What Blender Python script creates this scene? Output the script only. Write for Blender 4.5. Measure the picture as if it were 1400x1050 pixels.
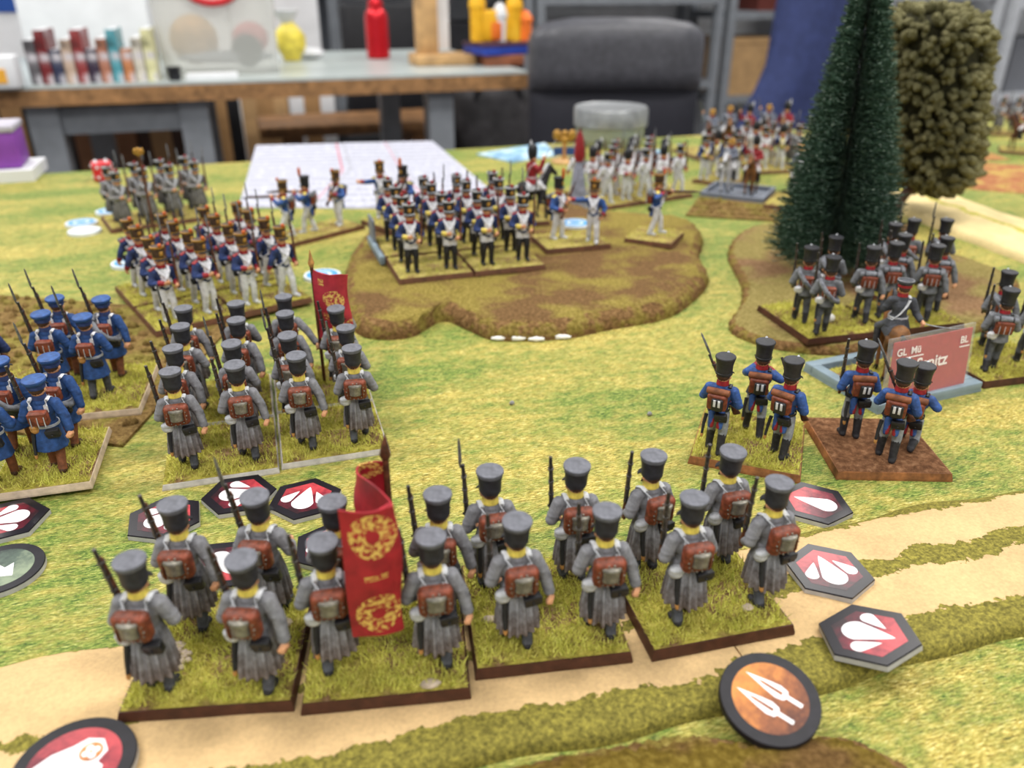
import bpy, math, random
import numpy as np
from mathutils import Vector, Matrix

sc = bpy.context.scene
col = sc.collection
for _o in list(bpy.data.objects):
    bpy.data.objects.remove(_o)

# ------------------------------------------------------------------ camera
T = 0.75                      # height of the playing surface
CAMH = 0.1533                 # lens height above it
FPX = 1100.0                  # focal length in pixels of the 1400 px frame
PITCH = math.radians(26.36)
cam_d = bpy.data.cameras.new('camera')
cam = bpy.data.objects.new('camera', cam_d)
col.objects.link(cam)
cam.location = (0, 0, T + CAMH)
cam.rotation_euler = (math.pi / 2 - PITCH, 0, 0)
cam_d.sensor_width = 36.0
cam_d.lens = 36.0 * FPX / 1400.0
cam_d.clip_start = 0.005
cam_d.clip_end = 60
cam_d.dof.use_dof = True
cam_d.dof.focus_distance = 0.255
cam_d.dof.aperture_fstop = 11.5
sc.camera = cam

# ------------------------------------------------------------------ world, lamps, exposure
world = bpy.data.worlds.new('room_light')
sc.world = world
world.use_nodes = True
world.node_tree.nodes['Background'].inputs[0].default_value = (0.93, 0.96, 1.0, 1)
world.node_tree.nodes['Background'].inputs[1].default_value = 0.5
sc.view_settings.view_transform = 'Standard'
sc.view_settings.look = 'None'
sc.view_settings.gamma = 1.0
sc.view_settings.use_curve_mapping = False
sc.view_settings.exposure = 0.25
LAMPS = [(-1.0, 0.6), (0.85, 0.7), (-2.0, 2.2), (1.15, 2.6), (-0.7, -1.3), (1.4, -1.2)]
LAMP_Z, LAMP_W = 2.62, 26.0
ROOM = math.radians(18)       # the room and its tables are turned against the camera
for lx, ly in LAMPS:
    ld = bpy.data.lights.new('tube_light', 'AREA')
    ld.shape = 'RECTANGLE'
    ld.size, ld.size_y = 1.2, 0.32
    ld.energy = LAMP_W
    ld.color = (1.0, 0.975, 0.93)
    lo = bpy.data.objects.new('tube_light', ld)
    col.objects.link(lo)
    lo.location = (lx, ly, LAMP_Z - 0.012)
    lo.rotation_euler = (0, 0, ROOM)

# ------------------------------------------------------------------ pixel to place
_f = Vector((0, math.cos(PITCH), -math.sin(PITCH)))
_u = Vector((0, math.sin(PITCH), math.cos(PITCH)))
_r = Vector((1, 0, 0))
def ray(px, py):
    return _f + _r * ((px - 700) / FPX) + _u * ((525 - py) / FPX)
def P(px, py, z=0.0):
    """the place at height z above the playing surface that shows at this pixel"""
    d = ray(px, py)
    t = (z - CAMH) / d.z
    return Vector((d.x * t, d.y * t, T + z))
def Q(px, py, y):
    """the place on the upright plane at distance y"""
    d = ray(px, py)
    t = y / d.y
    return Vector((d.x * t, y, T + CAMH + d.z * t))

def W(x, y, z=0.0):
    """a place on the table given in mm"""
    return Vector((x / 1000, y / 1000, T + z))

# ------------------------------------------------------------------ colours and materials
def lin(c):
    if isinstance(c, str):
        c = tuple(int(c[i:i + 2], 16) for i in (0, 2, 4))
    o = []
    for v in c[:3]:
        v = v / 255.0
        o.append(v / 12.92 if v <= 0.04045 else ((v + 0.055) / 1.055) ** 2.4)
    return (o[0], o[1], o[2], 1.0)

class N:
    """small node-tree writer"""
    def __init__(s, name):
        s.m = bpy.data.materials.new(name)
        s.m.use_nodes = True
        s.t = s.m.node_tree
        s.b = s.t.nodes['Principled BSDF']
        s.tc = None
    def n(s, kind, **kw):
        nd = s.t.nodes.new('ShaderNode' + kind)
        for k, v in kw.items():
            setattr(nd, k, v)
        return nd
    def l(s, a, b):
        s.t.links.new(a, b)
        return b
    def coord(s, which='Object'):
        if s.tc is None:
            s.tc = s.n('TexCoord')
        return s.tc.outputs[which]
    def mapping(s, vec, scale=(1, 1, 1), rot=(0, 0, 0), loc=(0, 0, 0)):
        m = s.n('Mapping')
        s.l(vec, m.inputs['Vector'])
        m.inputs['Scale'].default_value = scale
        m.inputs['Rotation'].default_value = rot
        m.inputs['Location'].default_value = loc
        return m.outputs[0]
    def noise(s, vec, scale=5, detail=3, rough=0.55, dist=0.0):
        t = s.n('TexNoise')
        s.l(vec, t.inputs['Vector'])
        t.inputs['Scale'].default_value = scale
        t.inputs['Detail'].default_value = detail
        t.inputs['Roughness'].default_value = rough
        t.inputs['Distortion'].default_value = dist
        return t.outputs['Fac']
    def ramp(s, fac, stops, interp='LINEAR'):
        r = s.n('ValToRGB')
        r.color_ramp.interpolation = interp
        while len(r.color_ramp.elements) > 1:
            r.color_ramp.elements.remove(r.color_ramp.elements[-1])
        for i, (p, c) in enumerate(stops):
            e = r.color_ramp.elements[0] if i == 0 else r.color_ramp.elements.new(p)
            e.position = p
            e.color = lin(c) if not (isinstance(c, tuple) and len(c) == 4) else c
        s.l(fac, r.inputs[0])
        return r.outputs[0]
    def mix(s, fac, a, b, mode='MIX'):
        m = s.n('Mix', data_type='RGBA', blend_type=mode)
        for sock, v in ((m.inputs[0], fac), (m.inputs[6], a), (m.inputs[7], b)):
            if hasattr(v, 'links'):
                s.l(v, sock)
            elif isinstance(v, (int, float)):
                sock.default_value = v
            else:
                sock.default_value = lin(v)
        return m.outputs[2]
    def math(s, op, a, b=0.0, c=None):
        m = s.n('Math', operation=op)
        for i, v in enumerate((a, b, c)):
            if v is None:
                continue
            if hasattr(v, 'links'):
                s.l(v, m.inputs[i])
            else:
                m.inputs[i].default_value = v
        return m.outputs[0]
    def sep(s, vec):
        x = s.n('SeparateXYZ')
        s.l(vec, x.inputs[0])
        return x.outputs
    def bump(s, h, strength=0.3, dist=0.001):
        b = s.n('Bump')
        b.inputs['Strength'].default_value = strength
        b.inputs['Distance'].default_value = dist
        s.l(h, b.inputs['Height'])
        s.l(b.outputs[0], s.b.inputs['Normal'])
    def out(s, colour=None, rough=0.6, metal=0.0, spec=0.5, coat=0.0, trans=0.0, alpha=1.0, ior=1.45):
        if colour is not None:
            if hasattr(colour, 'links'):
                s.l(colour, s.b.inputs['Base Color'])
            else:
                s.b.inputs['Base Color'].default_value = lin(colour)
        s.b.inputs['Roughness'].default_value = rough
        s.b.inputs['Metallic'].default_value = metal
        s.b.inputs['Specular IOR Level'].default_value = spec
        s.b.inputs['Coat Weight'].default_value = coat
        s.b.inputs['Transmission Weight'].default_value = trans
        s.b.inputs['Alpha'].default_value = alpha
        s.b.inputs['IOR'].default_value = ior
        return s.m

def shade(c, k):
    c = tuple(int(c[i:i + 2], 16) for i in (0, 2, 4)) if isinstance(c, str) else c
    return tuple(max(0, min(255, v * k)) for v in c[:3])
MATS = {}
def paint(name, c, var=0.18, scale=500, rough=0.55, bump=0.15, metal=0.0, spec=0.4, c2=None, dist=0.0003):
    """brushed model paint or plain stuff: a colour with fine uneven streaks"""
    if name in MATS:
        return MATS[name]
    n = N(name)
    v = n.noise(n.coord(), scale, 4, 0.6)
    cc = n.ramp(v, [(0.3, shade(c, 1 - var)), (0.5, shade(c, 1)), (0.7, c2 if c2 else shade(c, 1 + var))])
    n.out(cc, rough, metal, spec)
    if bump:
        n.bump(v, bump, dist)
    MATS[name] = n.m
    return n.m

# ------------------------------------------------------------------ mesh writer
def rotm(rx=0, ry=0, rz=0):
    return (Matrix.Rotation(rz, 3, 'Z') @ Matrix.Rotation(ry, 3, 'Y') @ Matrix.Rotation(rx, 3, 'X'))
def frame_to(d):
    d = Vector(d).normalized()
    return d.to_track_quat('Z', 'Y').to_matrix()

class MB:
    def __init__(s):
        s.v, s.f, s.m, s.uv = [], [], [], None
        s.prims = []
    def add(s, verts, faces, mat=0):
        o = len(s.v)
        s.v.extend([tuple(v) for v in verts])
        s.f.extend([tuple(i + o for i in f) for f in faces])
        s.m.extend([mat] * len(faces))
        return s
    def box(s, c, size, mat=0, R=None):
        x, y, z = (k / 2 for k in size)
        vs = [Vector(p) for p in ((-x, -y, -z), (x, -y, -z), (x, y, -z), (-x, y, -z), (-x, -y, z), (x, -y, z), (x, y, z), (-x, y, z))]
        if R is not None:
            vs = [R @ v for v in vs]
        c = Vector(c)
        return s.add([v + c for v in vs], [(3, 2, 1, 0), (4, 5, 6, 7), (0, 1, 5, 4), (1, 2, 6, 5), (2, 3, 7, 6), (3, 0, 4, 7)], mat)
    def rbox(s, c, size, r, mat=0, R=None, nl=12, nt=8):
        h = [k / 2 - r for k in size]
        c = Vector(c)
        rings = []
        for i in range(nt):
            a = math.pi * ((i + 0.5) / nt) - math.pi / 2
            ring = []
            for j in range(nl):
                b = 2 * math.pi * (j + 0.5) / nl
                d = (math.cos(a) * math.cos(b), math.cos(a) * math.sin(b), math.sin(a))
                p = Vector([math.copysign(h[k], d[k]) + r * d[k] for k in range(3)])
                ring.append((R @ p if R is not None else p) + c)
            rings.append(ring)
        return s.loft(rings, mat)
    def loft(s, rings, mat=0, cap=True, closed=True):
        n = len(rings[0])
        vs = [p for r in rings for p in r]
        fs = []
        for i in range(len(rings) - 1):
            for j in range(n if closed else n - 1):
                k = (j + 1) % n
                fs.append((i * n + j, i * n + k, (i + 1) * n + k, (i + 1) * n + j))
        if cap:
            fs.append(tuple(range(n - 1, -1, -1)))
            fs.append(tuple((len(rings) - 1) * n + j for j in range(n)))
        return s.add(vs, fs, mat)
    def lathe(s, prof, seg=24, mat=0, c=(0, 0, 0), R=None, sx=1, sy=1, cap=True):
        c = Vector(c)
        rings = []
        for r, z in prof:
            ring = []
            for j in range(seg):
                b = 2 * math.pi * j / seg
                p = Vector((r * math.cos(b) * sx, r * math.sin(b) * sy, z))
                ring.append((R @ p if R is not None else p) + c)
            rings.append(ring)
        return s.loft(rings, mat, cap)
    def tube(s, pts, rad, seg=8, mat=0, flat=1.0, up=(0, 0, 1), cap=True):
        pts = [Vector(p) for p in pts]
        if not hasattr(rad, '__len__'):
            rad = [rad] * len(pts)
        rings = []
        for i, p in enumerate(pts):
            d = (pts[min(i + 1, len(pts) - 1)] - pts[max(i - 1, 0)]).normalized()
            u = Vector(up)
            if abs(d.dot(u)) > 0.95:
                u = Vector((0, 1, 0)) if abs(d.y) < 0.9 else Vector((1, 0, 0))
            a = d.cross(u).normalized()
            b = a.cross(d).normalized()
            rings.append([p + a * (rad[i] * math.cos(2 * math.pi * j / seg)) + b * (rad[i] * flat * math.sin(2 * math.pi * j / seg)) for j in range(seg)])
        return s.loft(rings, mat, cap)
    def ell(s, c, r, tag=0, R=None, nl=12, nt=8, mat=0):
        c = Vector(c)
        if not hasattr(r, '__len__'):
            r = (r, r, r)
        rings = []
        for i in range(nt + 1):
            a = math.pi * i / nt - math.pi / 2
            a = max(-math.pi / 2 + 0.12, min(math.pi / 2 - 0.12, a))
            ring = []
            for j in range(nl):
                b = 2 * math.pi * j / nl
                p = Vector((r[0] * math.cos(a) * math.cos(b), r[1] * math.cos(a) * math.sin(b), r[2] * math.sin(a)))
                ring.append((R @ p if R is not None else p) + c)
            rings.append(ring)
        s.loft(rings, mat)
        s.prims.append(('e', np.array(c), np.array(r), None if R is None else np.array(R), tag))
        return s
    def cap(s, p0, p1, r0, r1, tag=0, seg=10, mat=0):
        p0, p1 = Vector(p0), Vector(p1)
        M = frame_to(p1 - p0)
        L = (p1 - p0).length
        rings = []
        for a in (-75, -45, -15):
            a = math.radians(a)
            rings.append([p0 + M @ Vector((r0 * math.cos(a) * math.cos(2 * math.pi * j / seg), r0 * math.cos(a) * math.sin(2 * math.pi * j / seg), r0 * math.sin(a))) for j in range(seg)])
        for a in (15, 45, 75):
            a = math.radians(a)
            rings.append([p0 + M @ Vector((r1 * math.cos(a) * math.cos(2 * math.pi * j / seg), r1 * math.cos(a) * math.sin(2 * math.pi * j / seg), L + r1 * math.sin(a))) for j in range(seg)])
        s.loft(rings, mat)
        s.prims.append(('c', np.array(p0), np.array(p1), r0, r1, tag))
        return s
    def xf(s, M, start=0):
        for i in range(start, len(s.v)):
            s.v[i] = tuple(M @ Vector(s.v[i]))
        return s
    def mesh(s, name, mats=(), smooth=True, angle=42, scale=1.0):
        me = bpy.data.meshes.new(name)
        v = s.v if scale == 1.0 else [(a * scale, b * scale, c * scale) for a, b, c in s.v]
        me.from_pydata(v, [], s.f)
        for m in mats:
            me.materials.append(m)
        me.polygons.foreach_set('material_index', s.m)
        if smooth:
            me.polygons.foreach_set('use_smooth', [True] * len(s.f))
            me.set_sharp_from_angle(angle=math.radians(angle))
        me.update()
        return me

def nearest_tag(prims, pts):
    best = np.full(len(pts), 1e9)
    tag = np.zeros(len(pts), int)
    for p in prims:
        if p[0] == 'e':
            _, c, r, R, t = p
            q = pts - c
            if R is not None:
                q = q @ R
            k = np.linalg.norm(q / r, axis=1)
            d = (k - 1) * r.min()
        else:
            _, a, b, r0, r1, t = p
            ab = b - a
            h = np.clip(((pts - a) @ ab) / (ab @ ab + 1e-9), 0, 1)
            d = np.linalg.norm(pts - a - h[:, None] * ab, axis=1) - (r0 + (r1 - r0) * h)
        w = d < best
        best[w] = d[w]
        tag[w] = t
    return tag

def fuse(mb, name, mats, voxel=0.28, smooth=3, ratio=0.4, scale=0.001, override=None):
    """melt overlapping forms (in mm) into one continuous skin, then colour it by the form it came from"""
    me = mb.mesh('raw', (), False)
    ob = bpy.data.objects.new('raw', me)
    col.objects.link(ob)
    r = ob.modifiers.new('r', 'REMESH')
    r.mode = 'VOXEL'
    r.voxel_size = voxel
    if smooth:
        k = ob.modifiers.new('s', 'SMOOTH')
        k.factor = 0.5
        k.iterations = smooth
    if ratio < 1:
        d = ob.modifiers.new('d', 'DECIMATE')
        d.ratio = ratio
    dg = bpy.context.evaluated_depsgraph_get()
    m2 = bpy.data.meshes.new_from_object(ob.evaluated_get(dg))
    bpy.data.objects.remove(ob)
    bpy.data.meshes.remove(me)
    m2.name = name
    n = len(m2.polygons)
    c = np.empty(n * 3)
    m2.polygons.foreach_get('center', c)
    c = c.reshape(-1, 3)
    tag = nearest_tag(mb.prims, c)
    if override:
        tag = override(c, tag)
    m2.materials.clear()
    for m in mats:
        m2.materials.append(m)
    m2.polygons.foreach_set('material_index', tag.astype(np.int32))
    m2.polygons.foreach_set('use_smooth', [True] * n)
    co = np.empty(len(m2.vertices) * 3)
    m2.vertices.foreach_get('co', co)
    m2.vertices.foreach_set('co', co * scale)
    m2.update()
    return m2

# ------------------------------------------------------------------ scene objects
def put(name, me, parent=None, loc=None, rz=None, label=None, cat=None, group=None, kind=None, rot=None, scale=None):
    o = bpy.data.objects.new(name, me)
    col.objects.link(o)
    if parent is not None:
        o.parent = parent
    if loc is not None:
        o.location = loc
    if rz is not None:
        o.rotation_euler = (0, 0, rz)
    if rot is not None:
        o.rotation_euler = rot
    if scale is not None:
        o.scale = (scale,) * 3 if not hasattr(scale, '__len__') else scale
    if label:
        o['label'] = label
    if cat:
        o['category'] = cat
    if group:
        o['group'] = group
    if kind:
        o['kind'] = kind
    return o

def place(tpl, name, loc, rz, label, cat, group=None, scale=1.0):
    """a fresh copy of a template: an Empty with its parts and sub-parts (mesh data shared)"""
    e = put(name, None, None, loc, rz, label, cat, group, scale=scale)
    e.empty_display_size = 0.004
    for pn, me, subs, kw in tpl:
        p = put(pn, me, e, **kw)
        for sub in subs:
            put(sub[0], sub[1], p, **(sub[2] if len(sub) > 2 else {}))
    return e
def part(name, me, *subs, **kw):
    return (name, me, [(q + ({},))[:3] for q in subs], kw)

rng = random.Random(7)
# ------------------------------------------------------------------ the room
CR, SR = math.cos(ROOM), math.sin(ROOM)
def RM(u, v, z=0.0):
    return Vector((u * CR - v * SR, u * SR + v * CR, z))
def uv_of(p):
    return p.x * CR + p.y * SR, -p.x * SR + p.y * CR
M_WALL = paint('wall_paint', (206, 207, 210), 0.03, 20, 0.85, 0.05)
M_FLOOR = paint('floor_lino', (92, 84, 78), 0.12, 8, 0.6, 0.05)
M_CREAM = paint('white_lacquer', (222, 223, 226), 0.03, 15, 0.5, 0.0)
M_STEEL = paint('grey_steel', (126, 130, 136), 0.06, 30, 0.45, 0.02)
M_LSTEEL = paint('light_steel', (196, 199, 204), 0.04, 30, 0.5, 0.02)
M_PLY = paint('plywood_edge', (146, 108, 70), 0.2, 60, 0.65, 0.1)
M_CARD = paint('cardboard', (184, 148, 104), 0.08, 25, 0.85, 0.05)
M_DARK = paint('dark_plastic', (30, 30, 34), 0.15, 40, 0.55, 0.05)
M_BENCH = paint('bench_wood', (128, 92, 58), 0.22, 40, 0.6, 0.1)
M_LAMP = paint('lamp_housing', (235, 235, 235), 0.02, 10, 0.5, 0)

def u_at(px, v):
    """room coordinate u where this pixel column meets the room plane v"""
    d = ray(px, 60)
    t = v / (-d.x * SR + d.y * CR)
    return (d.x * CR + d.y * SR) * t
def boxmesh(name, size, mat, bev=0.0):
    b = MB()
    if bev:
        b.rbox((0, 0, size[2] / 2), size, bev, 0, None, 12, 8)
    else:
        b.box((0, 0, size[2] / 2), size)
    return b.mesh(name, [mat], True, 30)

def wall(name, u0, v0, u1, v1, z1):
    a, b = RM(u0, v0), RM(u1, v1)
    m = MB().box((0, 0, z1 / 2), ((b - a).length, 0.1, z1))
    o = put(name, m.mesh(name, [M_WALL]), None, (a + b) / 2, math.atan2(b.y - a.y, b.x - a.x), kind='structure')
    return o
fl = MB().box((0, 0, -0.05), (9, 9, 0.1))
put('floor', fl.mesh('floor', [M_FLOOR]), None, RM(0, 0.2), ROOM, kind='structure')
wall('wall_back', -4, 3.75, 4, 3.75, 3.0)
wall('wall_left', -3.6, -4, -3.6, 3.7, 3.0)
wall('wall_right', 3.6, -4, 3.6, 3.7, 3.0)

for i, (lx, ly) in enumerate(LAMPS):
    e = put('ceiling_lamp', None, None, (lx, ly, LAMP_Z), ROOM, 'long white ceiling lamp hanging above the tables', 'lamp', 'ceiling lamps')
    b = MB().box((0, 0, 0.045), (1.3, 0.34, 0.07))
    put('housing', b.mesh('lamp_housing', [M_LAMP]), e)
    b = MB().tube([(0, 0, 0.08), (0, 0, 0.5)], 0.012, 8)
    put('suspension_rod', b.mesh('lamp_rod', [M_LAMP]), e)

# playing table ---------------------------------------------------------------
TU0, TU1, TV0, TV1 = -1.25, 1.55, -0.75, 0.838
e = put('gaming_table', None, None, RM((TU0 + TU1) / 2, (TV0 + TV1) / 2, 0), ROOM, 'large table carrying the whole miniature battlefield', 'table')
b = MB().box((0, 0, T - 0.017), (TU1 - TU0, TV1 - TV0, 0.03))
put('table_top', b.mesh('gaming_table_top', [M_PLY]), e)
for sx in (-1, 1):
    for sy in (-1, 1):
        b = MB().box((sx * 1.25, sy * 0.65, (T - 0.032) / 2), (0.06, 0.06, T - 0.032))
        put('leg', b.mesh('gaming_table_leg', [M_STEEL]), e)

# workbench behind --------------------------------------------------------------
BV0, BV1, BU0, BU1 = 1.62, 2.30, -1.75, 0.56
M_BTOP = paint('bench_top_lino', (176, 184, 182), 0.05, 12, 0.3, 0.02)
e = put('work_table', None, None, RM((BU0 + BU1) / 2, (BV0 + BV1) / 2, 0), ROOM, 'long table with pale grey top and plywood edge holding bottle and boxes', 'table')
bw, bd = BU1 - BU0, BV1 - BV0
b = MB().box((0, 0, T - 0.0025), (bw, bd, 0.005))
put('table_top', b.mesh('work_table_top', [M_BTOP]), e)
b = MB().box((0, 0, T - 0.019), (bw, bd, 0.027))
put('edge_board', b.mesh('work_table_edge', [M_PLY]), e)
_bc = (BU0 + BU1) / 2
lx0, lx1, lx2 = (u_at(q, BV0 + 0.05) - _bc for q in (38, 250, 596))
for x in (lx0, lx1, lx2):
    for y in (-bd / 2 + 0.05, bd / 2 - 0.05):
        b = MB().box((x, y, (T - 0.033) / 2), (0.05, 0.05, T - 0.033))
        put('leg', b.mesh('work_table_leg', [M_STEEL]), e)
for (xa, xb) in ((lx0, lx1),):
    b = MB().box(((xa + xb) / 2, -bd / 2 + 0.05, T - 0.033 - 0.03), (xb - xa - 0.05, 0.03, 0.045))
    put('cross_beam', b.mesh('work_table_beam', [M_STEEL]), e)

def thing(name, label, cat, loc, rz=0, group=None):
    return put(name, None, None, loc, rz, label, cat, group)
def pt(name, mb, parent, *mats, angle=35):
    return put(name, mb.mesh(name, mats, True, angle), parent)

# chair ---------------------------------------------------------------
M_LEATHER = paint('black_leatherette', (74, 74, 80), 0.12, 90, 0.42, 0.25, 0, 0.5, dist=0.002)
M_LEATHER2 = paint('black_mesh_fabric', (38, 38, 46), 0.15, 300, 0.75, 0.2)
yc = 1.62
xa, xb = Q(722, 110, yc).x, Q(962, 110, yc).x
zt, zm, zb = Q(842, 24, yc).z, Q(842, 126, yc).z, Q(842, 230, yc).z
cw = xb - xa
e = thing('office_chair', 'black padded chair with rounded backrest behind the gaming table', 'chair', ((xa + xb) / 2, yc, 0), 0.06)
def pad(w, z0, z1, d, bulge, rtop):
    rings = []
    nz = 14
    for i in range(nz + 1):
        t = i / nz
        z = z0 + (z1 - z0) * t
        k = w / 2
        if t > 0.55:
            q = (t - 0.55) / 0.45
            k = w / 2 - rtop * (1 - math.sqrt(max(0, 1 - q ** 3.2)))
        th = d / 2 * (1 - 0.5 * abs(2 * t - 1) ** 4) * (0.75 if i in (0, nz) else 1)
        ring = []
        for j in range(36):
            a = 2 * math.pi * j / 36
            cx, sy = math.cos(a), math.sin(a)
            ring.append(Vector((k * math.copysign(abs(cx) ** 0.25, cx), (th + bulge * (1 - abs(cx) ** 2)) * math.copysign(abs(sy) ** 0.6, sy) + 0.05 * cx * cx * w, z)))
        rings.append(ring)
    return MB().loft(rings)
pt('backrest', pad(cw, zm + 0.004, zt, 0.07, 0.006, 0.085), e, M_LEATHER)
pt('lower_backrest', pad(cw * 0.98, zb - 0.06, zm + 0.008, 0.05, 0.0, 0.0), e, M_LEATHER2)
pt('seat', MB().rbox((0, -0.02, 0.47), (cw * 1.05, 0.42, 0.09), 0.04, 0, None, 20, 8), e, M_LEATHER2)
pt('gas_column', MB().tube([(0, 0, 0.07), (0, 0, 0.43)], 0.03, 14), e, M_DARK)
for k in range(5):
    a = 2 * math.pi * k / 5
    pt('foot_spoke', MB().tube([(0, 0, 0.09), (0.27 * math.cos(a), 0.27 * math.sin(a), 0.05)], [0.03, 0.02], 8), e, M_DARK)
    pt('caster', MB().ell((0.27 * math.cos(a), 0.27 * math.sin(a), 0.028), (0.028, 0.028, 0.028)), e, M_DARK)
for sx in (-1, 1):
    pt('back_bracket', MB().tube([(sx * 0.1, 0.16, 0.45), (sx * 0.1, 0.14, 0.5), (sx * 0.1, 0.06, 0.62)], 0.016, 8), e, M_DARK)

# things on the work table -----------------------------------------------------
M_REDMETAL = paint('red_anodised_metal', (196, 26, 38), 0.06, 30, 0.22, 0.0, 0.5, 0.5)
p = P(518, 80)
e = thing('drinking_bottle', 'shiny red metal drinking bottle standing on the work table', 'bottle', p)
pt('bottle_body', MB().lathe([(0.022, 0), (0.0265, 0.004), (0.0265, 0.088), (0.024, 0.098), (0.017, 0.106)], 28), e, M_REDMETAL)
pt('bottle_cap', MB().lathe([(0.0165, 0.104), (0.0175, 0.106), (0.0175, 0.118), (0.012, 0.128), (0.002, 0.13)], 28), e, M_REDMETAL)

M_WOODL = paint('pale_wood', (190, 152, 104), 0.12, 40, 0.6, 0.05)
p = P(592, 88)
e = thing('wooden_stand', 'small wooden stand with upright post beside the red bottle', 'stand', p, ROOM)
pt('base_board', MB().rbox((0.02, 0, 0.011), (0.13, 0.09, 0.022), 0.003), e, M_WOODL)
pt('post', MB().rbox((-0.012, 0, 0.10), (0.045, 0.035, 0.16), 0.003), e, M_WOODL)
pt('cross_arm', MB().rbox((-0.03, 0, 0.155), (0.1, 0.02, 0.016), 0.003), e, M_WOODL)
pt('back_panel', MB().box((0.026, 0.012, 0.10), (0.028, 0.008, 0.14)), e, M_CREAM)

p = P(674, 88)
put('brown_book', boxmesh('brown_book', (0.085, 0.1, 0.022), paint('brown_cover', (140, 84, 58), 0.1, 40), 0.003), None, p + Vector((0.012, 0, 0)), ROOM, 'thick brown book lying under the blue toy box', 'book')
e = thing('blue_box', 'flat blue box lying on the brown book', 'box', p + Vector((0.012, 0, 0.022)), ROOM + 0.2)
pt('box_tray', MB().rbox((0, 0, 0.009), (0.12, 0.1, 0.018), 0.003), e, paint('blue_card', (40, 66, 160), 0.1, 40))
pt('box_lid', MB().rbox((0, 0, 0.02), (0.124, 0.104, 0.007), 0.002), e, paint('dark_card', (70, 40, 60), 0.1, 40))
e = thing('toy_castle', 'yellow and orange paper toy castle with pointed turrets', 'toy', p + Vector((0.012, 0.015, 0.0465)), ROOM)
M_YEL = paint('yellow_paper', (236, 176, 30), 0.1, 30, 0.6, 0.05, c2=(244, 196, 60))
M_ORA = paint('orange_paper', (232, 116, 40), 0.1, 30, 0.6, 0.05)
pt('castle_wall', MB().rbox((-0.012, 0, 0.03), (0.09, 0.05, 0.06), 0.004), e, M_YEL)
for x, h, m in ((-0.05, 0.105, M_YEL), (0.0, 0.075, M_CREAM), (0.032, 0.1, M_YEL), (0.055, 0.06, M_ORA)):
    pt('turret', MB().lathe([(0.015, 0), (0.016, h * 0.6), (0.018, h * 0.62), (0.018, h * 0.72), (0.008, h * 0.95), (0.001, h)], 14, 0, (x, -0.012, 0)), e, m)
pt('castle_door', MB().rbox((-0.012, -0.027, 0.02), (0.022, 0.005, 0.034), 0.002), e, M_ORA)

# clear storage bin
def clear_plastic(name, tint=(225, 230, 232), alpha=0.5, rough=0.25):
    n = N(name)
    n.out(tint, rough, 0, 0.5, 0, 0.0, alpha)
    v = n.noise(n.coord(), 30, 2)
    n.bump(v, 0.1, 0.002)
    return n.m
M_CLEAR = clear_plastic('milky_plastic', (222, 222, 216), 0.5)
p = P(282, 104)
e = thing('storage_bin', 'milky clear plastic storage bin with red handle on the work table', 'bin', p + Vector((0, 0.1, 0)), ROOM)
rings = []
for z, k in ((0, 0.94), (0.004, 0.95), (0.14, 1.0), (0.145, 1.04), (0.152, 1.04)):
    rings.append([Vector((0.112 * k * math.copysign(abs(math.cos(a)) ** 0.3, math.cos(a)), 0.1 * k * math.copysign(abs(math.sin(a)) ** 0.3, math.sin(a)), z)) for a in [2 * math.pi * j / 40 for j in range(40)]])
pt('bin_body', MB().loft(rings, 0, True), e, M_CLEAR)
pt('bin_rim', MB().loft([[v * 1.0 for v in rings[3]], [Vector((v.x * 1.03, v.y * 1.03, v.z)) for v in rings[3]], [Vector((v.x * 1.03, v.y * 1.03, v.z + 0.008)) for v in rings[3]]], 0, False), e, M_CREAM)
pt('handle', MB().tube([(0.05 * math.cos(a), -0.107, 0.158 - 0.034 * math.sin(a)) for a in [math.radians(k) for k in range(0, 181, 18)]], 0.006, 8), e, paint('red_plastic', (205, 40, 48), 0.05, 20))
for c, r, m in (((-0.045, -0.02, 0.06), (0.045, 0.045, 0.045), M_WOODL), ((0.05, -0.05, 0.04), (0.03, 0.02, 0.03), M_DARK), ((0.06, 0.0, 0.06), (0.035, 0.03, 0.03), paint('rose_plastic', (190, 120, 120))), ((0.01, -0.05, 0.03), (0.09, 0.015, 0.012), M_STEEL)):
    pt('bin_content', MB().ell(c, r), e, m)

p = P(400, 84)
e = thing('yellow_packet', 'crumpled yellow packet with white twisted ends on the work table', 'packet', p, 0.3)
b = MB()
rg = random.Random(3)
rings = []
for i in range(9):
    t = i / 8
    rr = 0.034 * math.sin(math.pi * min(0.97, max(0.1, t))) ** 0.5
    rings.append([Vector((rr * math.cos(a) * rg.uniform(0.85, 1.1), rr * 0.7 * math.sin(a) * rg.uniform(0.85, 1.1), 0.002 + 0.08 * t)) for a in [2 * math.pi * j / 14 for j in range(14)]])
pt('packet_body', b.loft(rings), e, paint('yellow_foil', (226, 206, 84), 0.15, 60, 0.35, 0.3))
pt('packet_end', MB().lathe([(0.01, 0.078), (0.02, 0.09), (0.03, 0.105), (0.012, 0.1)], 10, 0, (-0.004, 0, 0)), e, M_CREAM)
put('white_napkin', MB().ell((0, 0, 0.012), (0.035, 0.03, 0.012)).mesh('white_napkin', [M_CREAM]), None, P(424, 80), 0, 'crumpled white napkin beside the yellow packet', 'napkin')

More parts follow.
